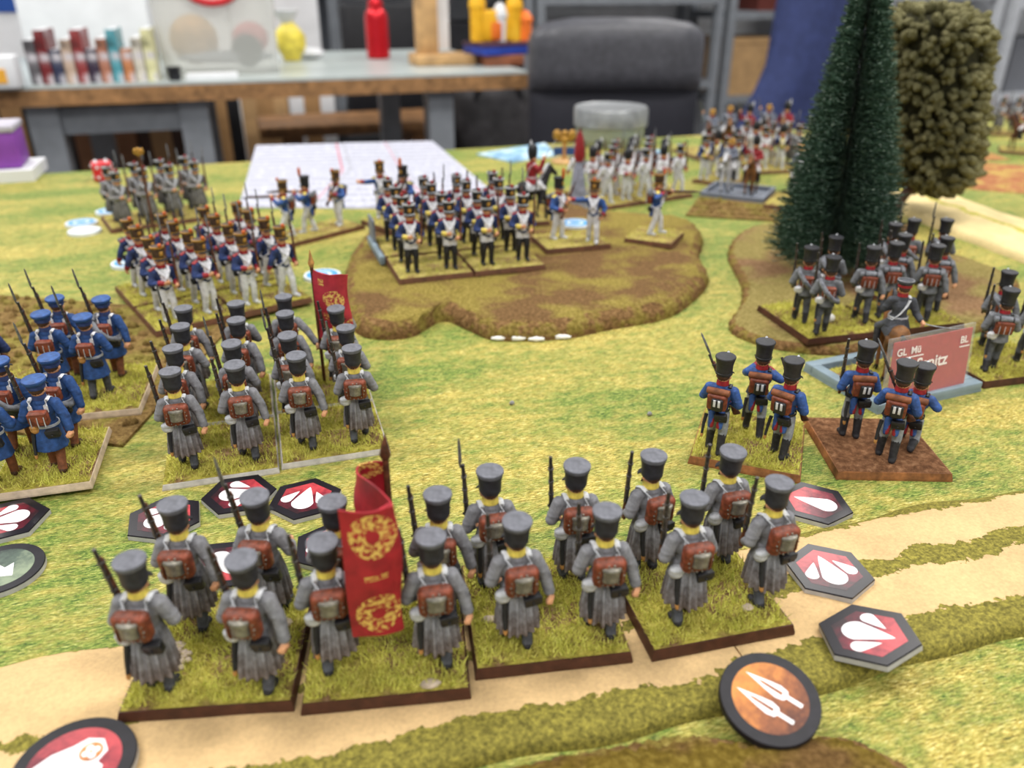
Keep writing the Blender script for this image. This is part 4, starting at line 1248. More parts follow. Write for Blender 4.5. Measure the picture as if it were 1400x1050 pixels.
put('battle_mat', b.mesh('battle_mat', [GRASS], False), None, RM((TU0 + TU1) / 2, (TV0 + TV1) / 2, T), ROOM, 'printed grass mat in yellow and green covering the gaming table', 'mat')

def flock(name, cols, scale=900, rough=0.95, bump=0.8, patch=None, pscale=40):
    n = N(name)
    a = n.noise(n.coord(), scale, 4, 0.7)
    c = n.ramp(a, [(0.28, cols[0]), (0.5, cols[1]), (0.72, cols[2])])
    if patch:
        q = n.noise(n.coord(), pscale, 3, 0.55)
        p = n.ramp(a, [(0.28, patch[0]), (0.5, patch[1]), (0.72, patch[2])])
        f = n.ramp(q, [(0.46, (0, 0, 0)), (0.6, (255, 255, 255))])
        c = n.mix(f, c, p)
    n.out(c, rough, 0, 0.1)
    n.bump(a, bump, 0.0012)
    MATS[name] = n.m
    return n.m
EARTH = [(74, 56, 36), (112, 86, 58), (146, 116, 84)]
OLIVE = [(76, 70, 28), (116, 106, 46), (150, 138, 70)]
HILL = flock('hill_flock', [(92, 80, 36), (134, 118, 58), (166, 150, 86)], 700, patch=[(74, 56, 34), (108, 82, 52), (138, 108, 74)], pscale=34)
HILL_EDGE = flock('hill_edge_earth', [(70, 50, 30), (114, 86, 54), (150, 118, 80)], 500, patch=[(84, 72, 32), (124, 108, 52), (156, 140, 78)], pscale=120)
HILL2 = flock('pale_hill_flock', [(98, 88, 48), (134, 120, 70), (160, 146, 96)], 600, patch=[(96, 72, 50), (128, 98, 70), (150, 122, 92)], pscale=26)
FOAM = paint('white_foam', (232, 230, 226), 0.05, 300, 0.9, 0.3)

def spline(pts, n=10):
    out = []
    m = len(pts)
    for i in range(m):
        p0, p1, p2, p3 = (pts[(i + k) % m] for k in (-1, 0, 1, 2))
        for j in range(n):
            t = j / n
            out.append(0.5 * ((2 * p1) + (p2 - p0) * t + (2 * p0 - 5 * p1 + 4 * p2 - p3) * t * t + (3 * p1 - p0 - 3 * p2 + p3) * t ** 3))
    return out
def hill(name, label, outline, h, mats, seed=1, edge=0.010, z0=0.0, cat='hill', n=10):
    pts = [Vector((p.x, p.y)) for p in outline]
    pts = spline(pts, n)
    c = sum(pts, Vector((0, 0))) / len(pts)
    rg = random.Random(seed)
    ph = [rg.uniform(0, 6.28) for _ in range(8)]
    wob = lambda x, y: (math.sin(x * 90 + ph[0]) * math.sin(y * 75 + ph[1]) + 0.5 * math.sin(x * 210 + ph[2]) * math.sin(y * 190 + ph[3]))
    prof = [(0.0, 0.0, 0), (0.0, 0.12, 0), (0.10, 0.45, 0), (0.3, 0.66, 0), (0.65, 0.82, 0), (1.0, 0.9, 1), (1.6, 0.95, 1), (2.6, 0.98, 1)]
    b = MB()
    rings = []
    for d, k, _ in prof:
        rings.append([])
    inner = 5
    nr = len(prof) + inner
    allr = []
    for ri in range(nr):
        ring = []
        for j, p in enumerate(pts):
            L = (c - p).length
            dirv = (c - p) / L
            jag = 1 + 0.35 * math.sin(j * 0.9 + ph[4]) + 0.25 * math.sin(j * 2.3 + ph[5])
            if ri < len(prof):
                d, k, _ = prof[ri]
                q = p + dirv * min(d * edge * (0.6 + 0.4 * jag), L * 0.5)
                z = h * k
                if 0 < ri < 5:
                    q = q + Vector((math.sin(j * 1.7 + ri), math.cos(j * 2.1 + ri))) * 0.0006
            else:
                d0 = min(prof[-1][0] * edge, L * 0.5)
                t = (ri - len(prof) + 1) / (inner + 0.3)
                q = p + dirv * (d0 + (L - d0) * t)
                z = h
            if ri >= 5:
                z += 0.0005 * wob(q.x, q.y)
            ring.append(Vector((q.x - c.x, q.y - c.y, z)))
        allr.append(ring)
    m = len(pts)
    vs = [v for r in allr for v in r]
    for ri in range(nr - 1):
        fs = [(ri * m + j, ri * m + (j + 1) % m, (ri + 1) * m + (j + 1) % m, (ri + 1) * m + j) for j in range(m)]
        if ri == 0:
            b.add(vs, [], 0)
        b.f.extend(fs)
        b.m.extend([1 if ri < 4 else 0] * m)
    b.f.append(tuple((nr - 1) * m + j for j in range(m)))
    b.m.append(0)
    b.f.append(tuple(range(m - 1, -1, -1)))
    b.m.append(1)
    o = put(name, b.mesh(name, mats, True, 60), None, (c.x, c.y, T + z0), 0, label, cat)
    return o
HZ = 0.010
big_hill = hill('flocked_hill', 'broad brown and olive flocked hill carrying the dark blue infantry column',
     [P(*q) for q in ((472, 436), (500, 462), (560, 462), (605, 440), (640, 452), (680, 466), (770, 464), (830, 452), (905, 438), (942, 418), (968, 388), (955, 358), (960, 330), (935, 310), (880, 305), (815, 299), (770, 287), (700, 286), (620, 292), (540, 298), (516, 306), (502, 330), (484, 352), (474, 376), (470, 404))],
     HZ, [HILL, HILL_EDGE], 3)
for k, (x, y, r) in enumerate(((682, 465, 4), (709, 465, 6), (733, 466, 5), (768, 463, 5), (962, 388, 2))):
    q = P(x, y + 1) - big_hill.location - Vector((0, 0, 0))
    b = MB().ell((0, 0, 0), (0.0034 * r / 4, 0.0011, 0.0012), nl=12, nt=6)
    b.v = [(x * (1 + 0.25 * math.sin(9 * x * 900 + k)), y, z * (0.75 + 0.4 * math.sin(x * 2600 + k) ** 2)) for x, y, z in b.v]
    put('bare_foam', b.mesh('bare_foam', [FOAM]), big_hill, (q.x, q.y, 0.0013))
side_hill = hill('flocked_hill', 'low pale brown hill with the pine tree on it',
     [q if isinstance(q, Vector) else P(*q) for q in ((995, 352), (1003, 330), (1030, 314), (1075, 310), (1150, 314), (1230, 332), (1310, 354), (1390, 388), W(264, 402), W(252, 384), W(236, 370), W(212, 358), W(182, 349), W(150, 339), (1060, 478), (1010, 462), (997, 446), (1012, 420), (1014, 395), (1003, 372))],
     0.0045, [HILL2, HILL_EDGE], 5, 0.006)
near_hill = hill('flocked_hill', 'dark olive flocked hill edge under the round spear token',
     [P(*q) for q in ((560, 1110), (660, 1074), (760, 1048), (850, 1028), (920, 1015), (985, 1020), (1060, 1034), (1140, 1022), (1200, 1040), (1250, 1090), (1100, 1240), (800, 1300), (560, 1200))],
     0.0055, [flock('dark_olive_flock', [(70, 56, 18), (104, 86, 32), (134, 116, 54)], 600, patch=[(66, 48, 26), (98, 74, 42), (126, 98, 62)], pscale=50), HILL_EDGE], 9, 0.006)

# sandy roads -------------------------------------------------------------------
def road_mat(name, W, sand, green, lanes):
    n = N(name)
    o = n.coord()
    x, y, z = n.sep(o)
    w = n.noise(o, 38, 4, 0.6)
    w2 = n.noise(o, 420, 3, 0.6)
    yy = n.math('ADD', n.math('DIVIDE', y, W), n.math('MULTIPLY', n.math('SUBTRACT', w, 0.5), 0.34))
    yy = n.math('ADD', yy, n.math('MULTIPLY', n.math('SUBTRACT', w2, 0.5), 0.10))
    st = []
    for p, g in lanes:
        st.append((p, (255, 255, 255) if g else (0, 0, 0)))
    f = n.ramp(yy, st, 'CONSTANT')
    a = n.noise(o, 900, 4, 0.7)
    s0 = n.noise(o, 45, 4, 0.6)
    sc_ = n.mix(0.35, n.ramp(s0, [(0.3, shade(sand, 0.84)), (0.6, sand), (0.8, shade(sand, 1.1))]), n.ramp(a, [(0.3, shade(sand, 0.8)), (0.7, shade(sand, 1.12))]))
    gc = n.ramp(a, [(0.28, shade(green, 0.55)), (0.5, green), (0.72, shade(green, 1.4))])
    n.out(n.mix(f, sc_, gc), 0.85, 0, 0.2)
    cr = n.noise(n.mapping(o, (30, 60, 1)), 1.0, 5, 0.6, 1.5)
    h = n.math('ADD', n.math('MULTIPLY', n.math('MULTIPLY', a, f), 1.0), n.math('MULTIPLY', cr, 0.8))
    n.bump(h, 0.5, 0.0014)
    return n.m
def road(name, label, A, B, W, mat, h=0.004, crack=()):
    """A->B runs along the near edge; the road spreads to the left of that direction"""
    L = (B - A).length
    an = math.atan2(B.y - A.y, B.x - A.x)
    nx = max(20, int(L / 0.0025))
    rg = random.Random(int(L * 1e4))
    ph = [rg.uniform(0, 6.3) for _ in range(6)]
    prof = [(0, 0), (0.006, 0.35), (0.02, 0.72), (0.05, 0.93), (0.1, 1.0), (0.22, 0.92), (0.32, 0.88), (0.45, 1.0), (0.55, 1.0), (0.66, 0.9), (0.78, 0.92), (0.88, 0.8), (0.95, 0.5), (0.985, 0.25), (1.0, 0.05), (1.0, 0)]
    rings = []
    for i in range(nx + 1):
        x = L * i / nx
        e0 = 0.0012 * math.sin(x * 60 + ph[0]) + 0.0006 * math.sin(x * 170 + ph[1])
        e1 = 0.0022 * math.sin(x * 45 + ph[2]) + 0.0008 * math.sin(x * 150 + ph[3])
        ring = []
        for t, k in prof:
            y = e0 + (W + e1 - e0) * t
            ring.append(Vector((x, y, h * k + (0.00012 * math.sin(x * 300 + t * 20) if 0.05 < t < 0.95 else 0))))
        rings.append(ring)
    b = MB()
    b.loft(rings, 0, True, True)
    b.f = [tuple(reversed(f)) for f in b.f]
    return put(name, b.mesh(name, [mat], True, 50), None, (A.x, A.y, T), an, label, 'road')
SAND, RGREEN = (206, 174, 126), (120, 112, 50)
R0, R1 = P(940, 986), P(1400, 876)
rd = (R1 - R0).normalized()
seam = R0 + rd * 0.0205
ROADW = 0.056
MR1 = road_mat('sandy_road_with_verges', ROADW, SAND, RGREEN, [(0.0, 1), (0.20, 0), (0.50, 1), (0.64, 0), (0.93, 1)])
MR2 = road_mat('sandy_road_worn', ROADW + 0.006, SAND, RGREEN, [(0.0, 1), (0.17, 0), (0.455, 1), (0.50, 0), (0.97, 1)])
road('sandy_road', 'raised sandy road piece with grassy verges under the hexagon tokens', seam, seam + rd * 0.30, ROADW, MR1)
road('sandy_road', 'raised sandy road piece under the grey greatcoat soldiers', seam - rd * 0.0006 - rd * 0.24, seam - rd * 0.0006, ROADW + 0.003, MR2)
F0, F1 = P(1228, 292), P(1400, 362)
fd = (F1 - F0).normalized()
MR3 = road_mat('pale_road', 0.075, (226, 204, 150), (176, 168, 80), [(0.0, 0), (0.46, 1), (0.54, 0), (0.93, 1)])
road('sandy_road', 'pale raised road behind the low pine hill', F0 - fd * 0.06, F1 + fd * 0.15, 0.075, MR3, 0.006)

# ploughed and stubble fields ------------------------------------------------------
def ridged(name, label, A, an, L, W, ridges, h, mat, edge=0.004):
    b = MB()
    nx = 16
    ny = ridges * 6
    vs, fs = [], []
    rg = random.Random(ridges)
    for j in range(ny + 1):
        y = W * j / ny
        k = 0.5 - 0.5 * math.cos(2 * math.pi * j / 6)
        for i in range(nx + 1):
            x = L * i / nx
            ed = min(1, min(x, L - x, y, W - y) / edge)
            vs.append((x + 0.0006 * math.sin(j), y + 0.001 * math.sin(i * 1.3), max(0.0004, (0.001 + h * k + rg.uniform(0, 0.0003)) * ed)))
    for j in range(ny):
        for i in range(nx):
            q = j * (nx + 1) + i
            fs.append((q, q + 1, q + nx + 2, q + nx + 1))
    b.add(vs, fs)
    b.box((L / 2, W / 2, 0.0002), (L, W, 0.0004))
    return put(name, b.mesh(name, [mat], True, 70), None, A, an, label, 'field')
PLOUGH = flock('red_plough_earth', [(124, 76, 52), (160, 106, 74), (186, 136, 98)], 500, patch=[(150, 120, 60), (176, 148, 84), (196, 172, 106)], pscale=60)
a = P(1268, 262)
ridged('ploughed_field', 'reddish brown ploughed field with furrows beside the pale road', a + Vector((0.012, 0.02, 0)), -0.42, 0.36, 0.125, 13, 0.0012, PLOUGH)
a = P(1290, 220)
ridged('ploughed_field', 'small reddish plough strip between the foam tree and the brown horse', a, 0.05, 0.068, 0.035, 5, 0.001, PLOUGH)

STUB = flock('stubble_flock', [(84, 64, 38), (120, 96, 58), (152, 126, 80)], 500, patch=[(86, 78, 36), (124, 112, 54), (150, 138, 78)], pscale=60)
RECTS = []
def stubble_field(name, label, corners, seed, rows=9, per=18):
    c = sum(corners, Vector((0, 0, 0))) / 4
    e = put(name, None, None, (c.x, c.y, T), 0, label, 'field')
    b = MB()
    lo = [Vector((p.x - c.x, p.y - c.y, 0)) for p in corners]
    hi = [Vector((p.x * 0.985, p.y * 0.985, 0.0018)) for p in lo]
    b.loft([lo, [Vector((p.x, p.y, 0.0012)) for p in lo], hi])
    put('field_board', b.mesh('field_board', [STUB]), e)
    rg = random.Random(seed)
    t = MB()
    for i in range(rows):
        for j in range(per):
            u, v = (i + 0.5 + rg.uniform(-0.15, 0.15)) / rows, (j + 0.5 + rg.uniform(-0.3, 0.3)) / per
            q = hi[0].lerp(hi[1], v).lerp(hi[3].lerp(hi[2], v), u)
            if any(abs((q + c - r_.c).dot(r_.U)) < r_.w / 2 + 0.0035 and abs((q + c - r_.c).dot(r_.V)) < r_.d / 2 + 0.0035 for r_ in RECTS):
                continue
            t.ell((q.x, q.y, 0.0021), (rg.uniform(0.0018, 0.0034), rg.uniform(0.0014, 0.002), rg.uniform(0.0014, 0.0028)), nl=7, nt=4, R=rotm(0, 0, rg.uniform(0, 3)))
    put('stubble_tuft', t.mesh('stubble_tuft', [STUB]), e, kind='stuff')
    return e
# bottle-brush pine -------------------------------------------------------------
def pine():
    c = P(1137, 370, 0.0045)
    e = put('model_pine', None, None, c, 0, 'dark green bottle brush pine tree on the low pale hill', 'tree')
    H, R0_ = 0.168, 0.041
    M_TW = paint('twisted_wire', (54, 58, 50), 0.3, 400, 0.5)
    b = MB().tube([(-0.007 * k / 40 + 0.0006 * math.sin(k * 1.5), 0.0006 * math.cos(k * 1.5), H * k / 40) for k in range(41)], [0.0011 - 0.0006 * k / 40 for k in range(41)], 8)
    put('trunk', b.mesh('pine_trunk', [M_TW]), e)
    b = MB().lathe([(0.013, 0), (0.013, 0.002), (0.006, 0.004), (0.003, 0.006)], 20)
    put('tree_base', b.mesh('pine_base', [HILL2]), e)
    rg = random.Random(11)
    vs, fs = [], []
    turns, per = 50, 300
    for t in range(turns * per):
        k = t / (turns * per)
        z = 0.007 + (H - 0.007) * k
        an = 2 * math.pi * (t / per) * 1.0 + rg.uniform(-0.02, 0.02)
        an2 = rg.uniform(0, 2 * math.pi)
        zz = z + rg.gauss(0, 0.0006)
        saw = (k * 34 + an2 / (2 * math.pi)) % 1.0
        L = R0_ * (1 - k * 0.90) ** 0.92 * rg.uniform(0.86, 1.04) * (0.70 + 0.30 * abs(1 - 2 * saw) ** 0.6)
        if rg.random() < 0.07:
            L *= rg.uniform(0.4, 0.8)
        up = L * rg.uniform(0.0, 0.16)
        dx, dy = math.cos(an2), math.sin(an2)
        an3 = an2 + rg.gauss(0, 0.3)
        ex, ey = math.cos(an3), math.sin(an3)
        w = 0.0002
        o = len(vs)
        mid = 0.55
        vs += [(-dy * w, dx * w, zz), (dy * w, -dx * w, zz), (ex * L * mid, ey * L * mid, zz + up * 0.3 + w), (ex * L * mid, ey * L * mid, zz + up * 0.3 - w), (ex * L, ey * L, zz + up + 0.00015), (ex * L, ey * L, zz + up - 0.0003)]
        fs += [(o, o + 1, o + 3, o + 2), (o + 2, o + 3, o + 5, o + 4)]
    vs = [(x - 0.007 * (z / H), y, z) for x, y, z in vs]
    m = MB().add(vs, fs)
    n = N('pine_bristle')
    v = n.noise(n.coord(), 420, 3, 0.6)
    cc = n.ramp(v, [(0.3, (34, 50, 40)), (0.5, (56, 78, 62)), (0.60, (96, 124, 108)), (0.70, (196, 210, 200))])  # palest stops paint scattered glints of light into the bristle green
    n.out(cc, 0.32, 0, 0.6)
    put('bristles', m.mesh('pine_bristles', [n.m], False), e, kind='stuff')
pine()

# foam-clump tree ----------------------------------------------------------------
def foam_tree():
    base = P(1214, 309)
    e = put('model_tree', None, None, base, 0, 'olive green foam clump tree with barrel shaped crown behind the pine', 'tree')
    n = N('foam_clump')
    v = n.noise(n.coord(), 700, 4, 0.7)
    oi = n.n('ObjectInfo').outputs['Random']
    c1 = n.ramp(v, [(0.3, (76, 72, 50)), (0.5, (118, 113, 80)), (0.7, (156, 151, 114))])
    c2 = n.ramp(v, [(0.3, (64, 61, 42)), (0.5, (100, 97, 67)), (0.7, (134, 131, 97))])
    n.out(n.mix(oi, c1, c2), 0.95, 0, 0.1)
    n.bump(v, 0.7, 0.001)
    FO = n.m
    cy0 = 0.015
    cx, cz = Q(1272, 140, base.y + 0.015).x - base.x, None
    zt = Q(1272, 8, base.y + 0.0).z - T
    zb = Q(1272, 268, base.y).z - T
    R = (Q(1345, 150, base.y).x - Q(1199, 150, base.y).x) / 2
    cy = 0.015
    xt, xb_ = Q(1273, 8, base.y + cy0).x - base.x, Q(1272, 268, base.y + cy0).x - base.x
    shx = lambda p: Vector((p[0] + (xb_ + (xt - xb_) * ((p[2] - zb) / (zt - zb))) - cx, p[1], p[2]))
    b = MB().tube([(0, 0, 0.0004), (0, 0, 0.004), (0.007, 0.004, 0.018), (0.02, 0.008, 0.036), (xb_ - 0.004, cy, zb + 0.02), (xt, cy, zt - 0.02)], [0.008, 0.0045, 0.0036, 0.0034, 0.003, 0.001], 10)
    put('trunk', b.mesh('tree_trunk', [paint('trunk_paint', (74, 50, 34), 0.3, 300)]), e)
    b = MB().lathe([(0.017, 0), (0.0165, 0.0015), (0.008, 0.003), (0.004, 0.006)], 20)
    put('tree_base', b.mesh('tree_base', [HILL2]), e)
    prof = lambda t: R * (0.80 * min(1, (t / 0.10)) ** 0.35 + 0.2 * min(1, t / 0.45)) * (min(1, (1 - t) / 0.08) ** 0.4)
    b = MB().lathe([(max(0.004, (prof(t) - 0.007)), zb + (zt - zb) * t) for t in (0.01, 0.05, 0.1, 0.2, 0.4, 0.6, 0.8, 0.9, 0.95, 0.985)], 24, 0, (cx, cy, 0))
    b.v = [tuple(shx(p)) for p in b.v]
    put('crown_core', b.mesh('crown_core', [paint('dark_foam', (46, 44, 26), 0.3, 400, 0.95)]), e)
    rg = random.Random(5)
    cl = []
    shapes = []
    for k in range(4):
        q = MB().ell((0, 0, 0), (1, 1, 1), nl=7, nt=5)
        q.v = [tuple(Vector(p) * (1 + 0.22 * math.sin(p[0] * 5 + k) * math.sin(p[1] * 4 + 2 * k))) for p in q.v]
        shapes.append(q.mesh('foam_clump', [FO]))
    for k in range(1500):
        t = rg.random()
        if rg.random() < 0.16:
            t = 0.99 if rg.random() < 0.6 else 0.01
        a = rg.uniform(0, 2 * math.pi)
        rr = prof(max(0.02, min(0.985, t)))
        if t in (0.99, 0.01):
            rr *= math.sqrt(rg.random())
        nrm = Vector((math.cos(a), math.sin(a), 0.9 if t > 0.93 else (-0.9 if t < 0.06 else rg.uniform(-0.2, 0.3)))).normalized()
        s = rg.uniform(0.0022, 0.0035)
        p = Vector((cx + rr * math.cos(a), cy + rr * math.sin(a), zb + (zt - zb) * t)) - nrm * rg.uniform(0.000, 0.006)
        p = shx(p)
        cl.append((p, nrm, s, rg.uniform(1.2, 1.9), rg.randrange(4)))
    eye = Vector((0, 0, T + CAMH)) - base
    cl.sort(key=lambda c: -(eye - c[0]).normalized().dot(c[1]))
    stuff = MB()
    for i, (p, nrm, s, st, k) in enumerate(cl):
        R3 = frame_to(nrm)
        if i < 290:
            o = put('foam_clump', shapes[k], e, p)
            o.rotation_euler = R3.to_euler()
            o.scale = (s, s, s * st)
        else:
            stuff.ell(p, (s, s, s * st), R=R3, nl=6, nt=4)
    put('foam_foliage', stuff.mesh('foam_foliage', [FO]), e, kind='stuff')
foam_tree()
# ------------------------------------------------------------------ figure stands
SG = N('static_grass')
_o = SG.coord()
_a = SG.noise(_o, 130, 3, 0.6)
_b = SG.noise(_o, 1500, 2, 0.6)
_c = SG.mix(0.5, SG.ramp(_a, [(0.3, (172, 152, 80)), (0.45, (188, 188, 76)), (0.6, (198, 200, 88)), (0.75, (146, 168, 62))]), SG.ramp(_b, [(0.25, (130, 132, 50)), (0.5, (204, 198, 92)), (0.75, (246, 236, 160))]))
SG.out(_c, 0.85, 0, 0.15)
STATIC = SG.m
TURF = flock('base_turf', [(112, 104, 46), (158, 148, 66), (188, 178, 92)], 500, patch=[(78, 58, 38), (112, 86, 60), (140, 114, 84)], pscale=90)
MUD = flock('base_mud', [(70, 46, 30), (110, 76, 52), (150, 112, 82)], 420, bump=1.0)
PALE = flock('base_pale_turf', [(138, 124, 66), (170, 156, 88), (192, 178, 112)], 420, patch=[(104, 84, 50), (136, 112, 72), (158, 136, 94)], pscale=90)
EDGE_BR = paint('dark_brown_edge', (72, 42, 30), 0.2, 250, 0.45)
EDGE_WH = paint('pale_grey_edge', (186, 180, 172), 0.12, 250, 0.6)
EDGE_TN = paint('cream_edge', (196, 176, 152), 0.12, 250, 0.6)
EDGE_MID = paint('brown_edge', (98, 64, 44), 0.2, 250, 0.6)
EDGE_RW = paint('raw_wood_edge', (134, 86, 50), 0.3, 200, 0.6)
STONE = paint('pebble_stone', (176, 160, 142), 0.2, 300, 0.9)

SLAB = 0.003
def turf_mesh(w, d, seed):
    rg = random.Random(seed)
    nx = ny = 16
    vs, fs = [], []
    for j in range(ny + 1):
        for i in range(nx + 1):
            x, y = -w / 2 + w * i / nx, -d / 2 + d * j / ny
            ed = min(i, nx - i, j, ny - j)
            z = 0.0001 if ed == 0 else 0.0006 + rg.uniform(-0.0002, 0.0003)
            k = 0.985
            vs.append((x * k, y * k, z))
    for j in range(ny):
        for i in range(nx):
            q = j * (nx + 1) + i
            fs.append((q, q + 1, q + nx + 2, q + nx + 1))
    return MB().add(vs, fs)
def blades(w, d, n, seed, L=(0.0014, 0.0034), clump=0.5):
    rg = random.Random(seed)
    ph = [rg.uniform(0, 6) for _ in range(4)]
    vs, fs = [], []
    while len(fs) < n:
        x, y = rg.uniform(-w / 2, w / 2) * 0.97, rg.uniform(-d / 2, d / 2) * 0.97
        dens = 0.5 + 0.5 * math.sin(x * 260 + ph[0]) * math.sin(y * 240 + ph[1])
        if rg.random() > 1 - clump + clump * dens:
            continue
        l = rg.uniform(*L)
        a, t = rg.uniform(0, 6.283), rg.uniform(0.15, 1.25)
        tx, ty, tz = math.cos(a) * math.sin(t) * l, math.sin(a) * math.sin(t) * l, math.cos(t) * l
        b = rg.uniform(0, 6.283)
        ww = 0.0002
        dx, dy = math.cos(b) * ww, math.sin(b) * ww
        o = len(vs)
        vs += [(x - dx, y - dy, 0.0003), (x + dx, y + dy, 0.0003), (x + tx, y + ty, 0.0004 + tz)]
        fs.append((o, o + 1, o + 2))
    return MB().add(vs, fs)
STANDS = 'soldier stands'
class Stand:
    def __init__(s, fl, fr, label, z0=0.0, depth=0.04, edge=None, top=None, n=900, slab=SLAB, seed=0, width=None, stones=0, blade=None):
        """fl, fr: pixels of the two ends of the stand's edge that faces us"""
        a, b = (P(q[0], q[1], z0) if not isinstance(q, Vector) else q for q in (fl, fr))
        s.an = math.atan2(b.y - a.y, b.x - a.x)
        s.w = width or (b - a).xy.length
        s.d = depth
        s.U = Vector((math.cos(s.an), math.sin(s.an), 0))
        s.V = Vector((-math.sin(s.an), math.cos(s.an), 0))
        mid = (a + b) / 2
        s.c = mid + s.V * (depth / 2)
        s.c.z = T + z0
        s.top = z0 + slab + 0.0006
        e = put('soldier_stand', None, None, s.c, s.an, label, 'stand', STANDS)
        s.e = e
        RECTS.append(s)
        key = (round(s.w * 1000), round(depth * 1000))
        def slabm():
            m = MB()
            w2, d2 = s.w / 2, depth / 2
            m.loft([[Vector((x * k, y * k, z)) for x, y in ((-w2, -d2), (w2, -d2), (w2, d2), (-w2, d2))] for z, k in ((0, 1.0), (slab * 0.25, 1.0), (slab, 0.975))])
            return m
        put('slab', slabm().mesh('stand_slab', [edge or EDGE_BR], False), e)
        tm = cached(('turf', key, (top or TURF).name), lambda: turf_mesh(s.w * 0.975, depth * 0.975, 3).mesh('stand_turf', [top or TURF], True, 80))
        put('turf', tm, e, (0, 0, slab))
        if n:
            gm = cached(('grass', key, n, seed % 3), lambda: blades(s.w * 0.96, depth * 0.96, n, seed % 3 + 1, *( [blade] if blade else [])).mesh('stand_grass', [STATIC], False))
            put('static_grass', gm, e, (0, 0, slab), kind='stuff')
        rg = random.Random(seed + 50)
        for k in range(stones):
            m = MB().ell((0, 0, 0), (0.0016 + 0.001 * rg.random(), 0.0014, 0.001), nl=8, nt=5)
            m.v = [tuple(c * rg.uniform(0.85, 1.1) for c in v) for v in m.v]
            put('pebble', m.mesh('pebble', [STONE]), e, (rg.uniform(-0.4, 0.4) * s.w, rg.uniform(-0.48, 0.2) * depth, slab + 0.0008))
    def at(s, u, v):
        """u, v in mm from the middle of the stand"""
        p = s.c + s.U * (u / 1000) + s.V * (v / 1000)
        p.z = T + s.top - 0.0003
        return p

FS = (1.14, 1.14, 1.055)
def man(style, pose, where, rz, label, group, bay=False, var=0, gun=True, scale=1.0, name='toy_soldier'):
    return place(soldier(style, pose, bay, var, gun), name, where, rz, label, 'toy soldier', group, tuple(k * scale for k in FS))
def px(st, q):
    p = q.copy() if isinstance(q, Vector) else P(q[0], q[1], st.top)
    p.z = T + st.top - 0.0003
    return p

# flags -----------------------------------------------------------------------------
def flag_mat(name, red, gold, w, h, deco):
    n = N(name)
    uv = n.coord('UV')
    x, y, _ = n.sep(uv)
    base = n.noise(n.coord(), 220, 3, 0.6)
    c = n.ramp(base, [(0.3, shade(red, 0.85)), (0.7, shade(red, 1.12))])
    wv = n.noise(n.mapping(uv, (900, 900, 1)), 1.0, 3, 0.7)
    tot = None
    for kind, cx, cy, r, t in deco:
        dx, dy = n.math('SUBTRACT', x, cx), n.math('SUBTRACT', y, cy)
        if kind == 'ring':
            d = n.math('SQRT', n.math('ADD', n.math('MULTIPLY', dx, dx), n.math('MULTIPLY', dy, dy)))
            k = n.math('LESS_THAN', n.math('ABSOLUTE', n.math('SUBTRACT', d, r)), t)
        else:
            k = n.math('MULTIPLY', n.math('LESS_THAN', n.math('ABSOLUTE', dx), r), n.math('LESS_THAN', n.math('ABSOLUTE', dy), t))
        tot = k if tot is None else n.math('MAXIMUM', tot, k)
    f = n.math('MULTIPLY', tot, n.math('GREATER_THAN', wv, 0.5))
    n.out(n.mix(f, c, gold), 0.5, 0, 0.4)
    n.bump(base, 0.25, 0.0006)
    return n.m
def flag_mesh(path, z0, z1, mat, sag=0.0, thick=0.00022, rise=0.0):
    pts = [Vector((x, y, 0)) for x, y in path]
    fine = []
    m = len(pts)
    for i in range(m - 1):
        p0, p1, p2, p3 = pts[max(i - 1, 0)], pts[i], pts[i + 1], pts[min(i + 2, m - 1)]
        for j in range(8):
            t = j / 8
            fine.append(0.5 * ((2 * p1) + (p2 - p0) * t + (2 * p0 - 5 * p1 + 4 * p2 - p3) * t * t + (3 * p1 - p0 - 3 * p2 + p3) * t ** 3))
    fine.append(pts[-1])
    s = [0]
    for i in range(1, len(fine)):
        s.append(s[-1] + (fine[i] - fine[i - 1]).length)
    nr = [Vector((-(fine[min(i + 1, len(fine) - 1)] - fine[max(i - 1, 0)]).y, (fine[min(i + 1, len(fine) - 1)] - fine[max(i - 1, 0)]).x, 0)).normalized() for i in range(len(fine))]
    b = MB()
    rings, uvs = [], []
    nz = 12
    for k in range(nz + 1):
        t = k / nz
        ring, uv = [], []
        for side in (1, -1):
            rngi = range(len(fine)) if side == 1 else range(len(fine) - 1, -1, -1)
            for i in rngi:
                f = s[i] / s[-1]
                z = z0 - rise * max(0.0, min(1.0, (f - 0.3) * 2.2)) + (z1 - z0 + rise * max(0.0, min(1.0, (f - 0.3) * 2.2))) * t - sag * f * (0.3 + 0.7 * t) + 0.0008 * math.sin(9 * f + 3 * t)
                ring.append(fine[i] + nr[i] * (side * thick + 0.0006 * math.sin(7 * t + 5 * f)) + Vector((0, 0, z)))
                uv.append((s[i], (z1 - z0 + rise) * t))
        rings.append(ring)
        uvs += uv
    b.loft(rings)
    me = b.mesh('flag_cloth', [mat], True, 60)
    lay = me.uv_layers.new(name='UVMap')
    for L in me.loops:
        lay.data[L.index].uv = uvs[L.vertex_index]
    return me, s[-1]
GOLD = (214, 178, 92)

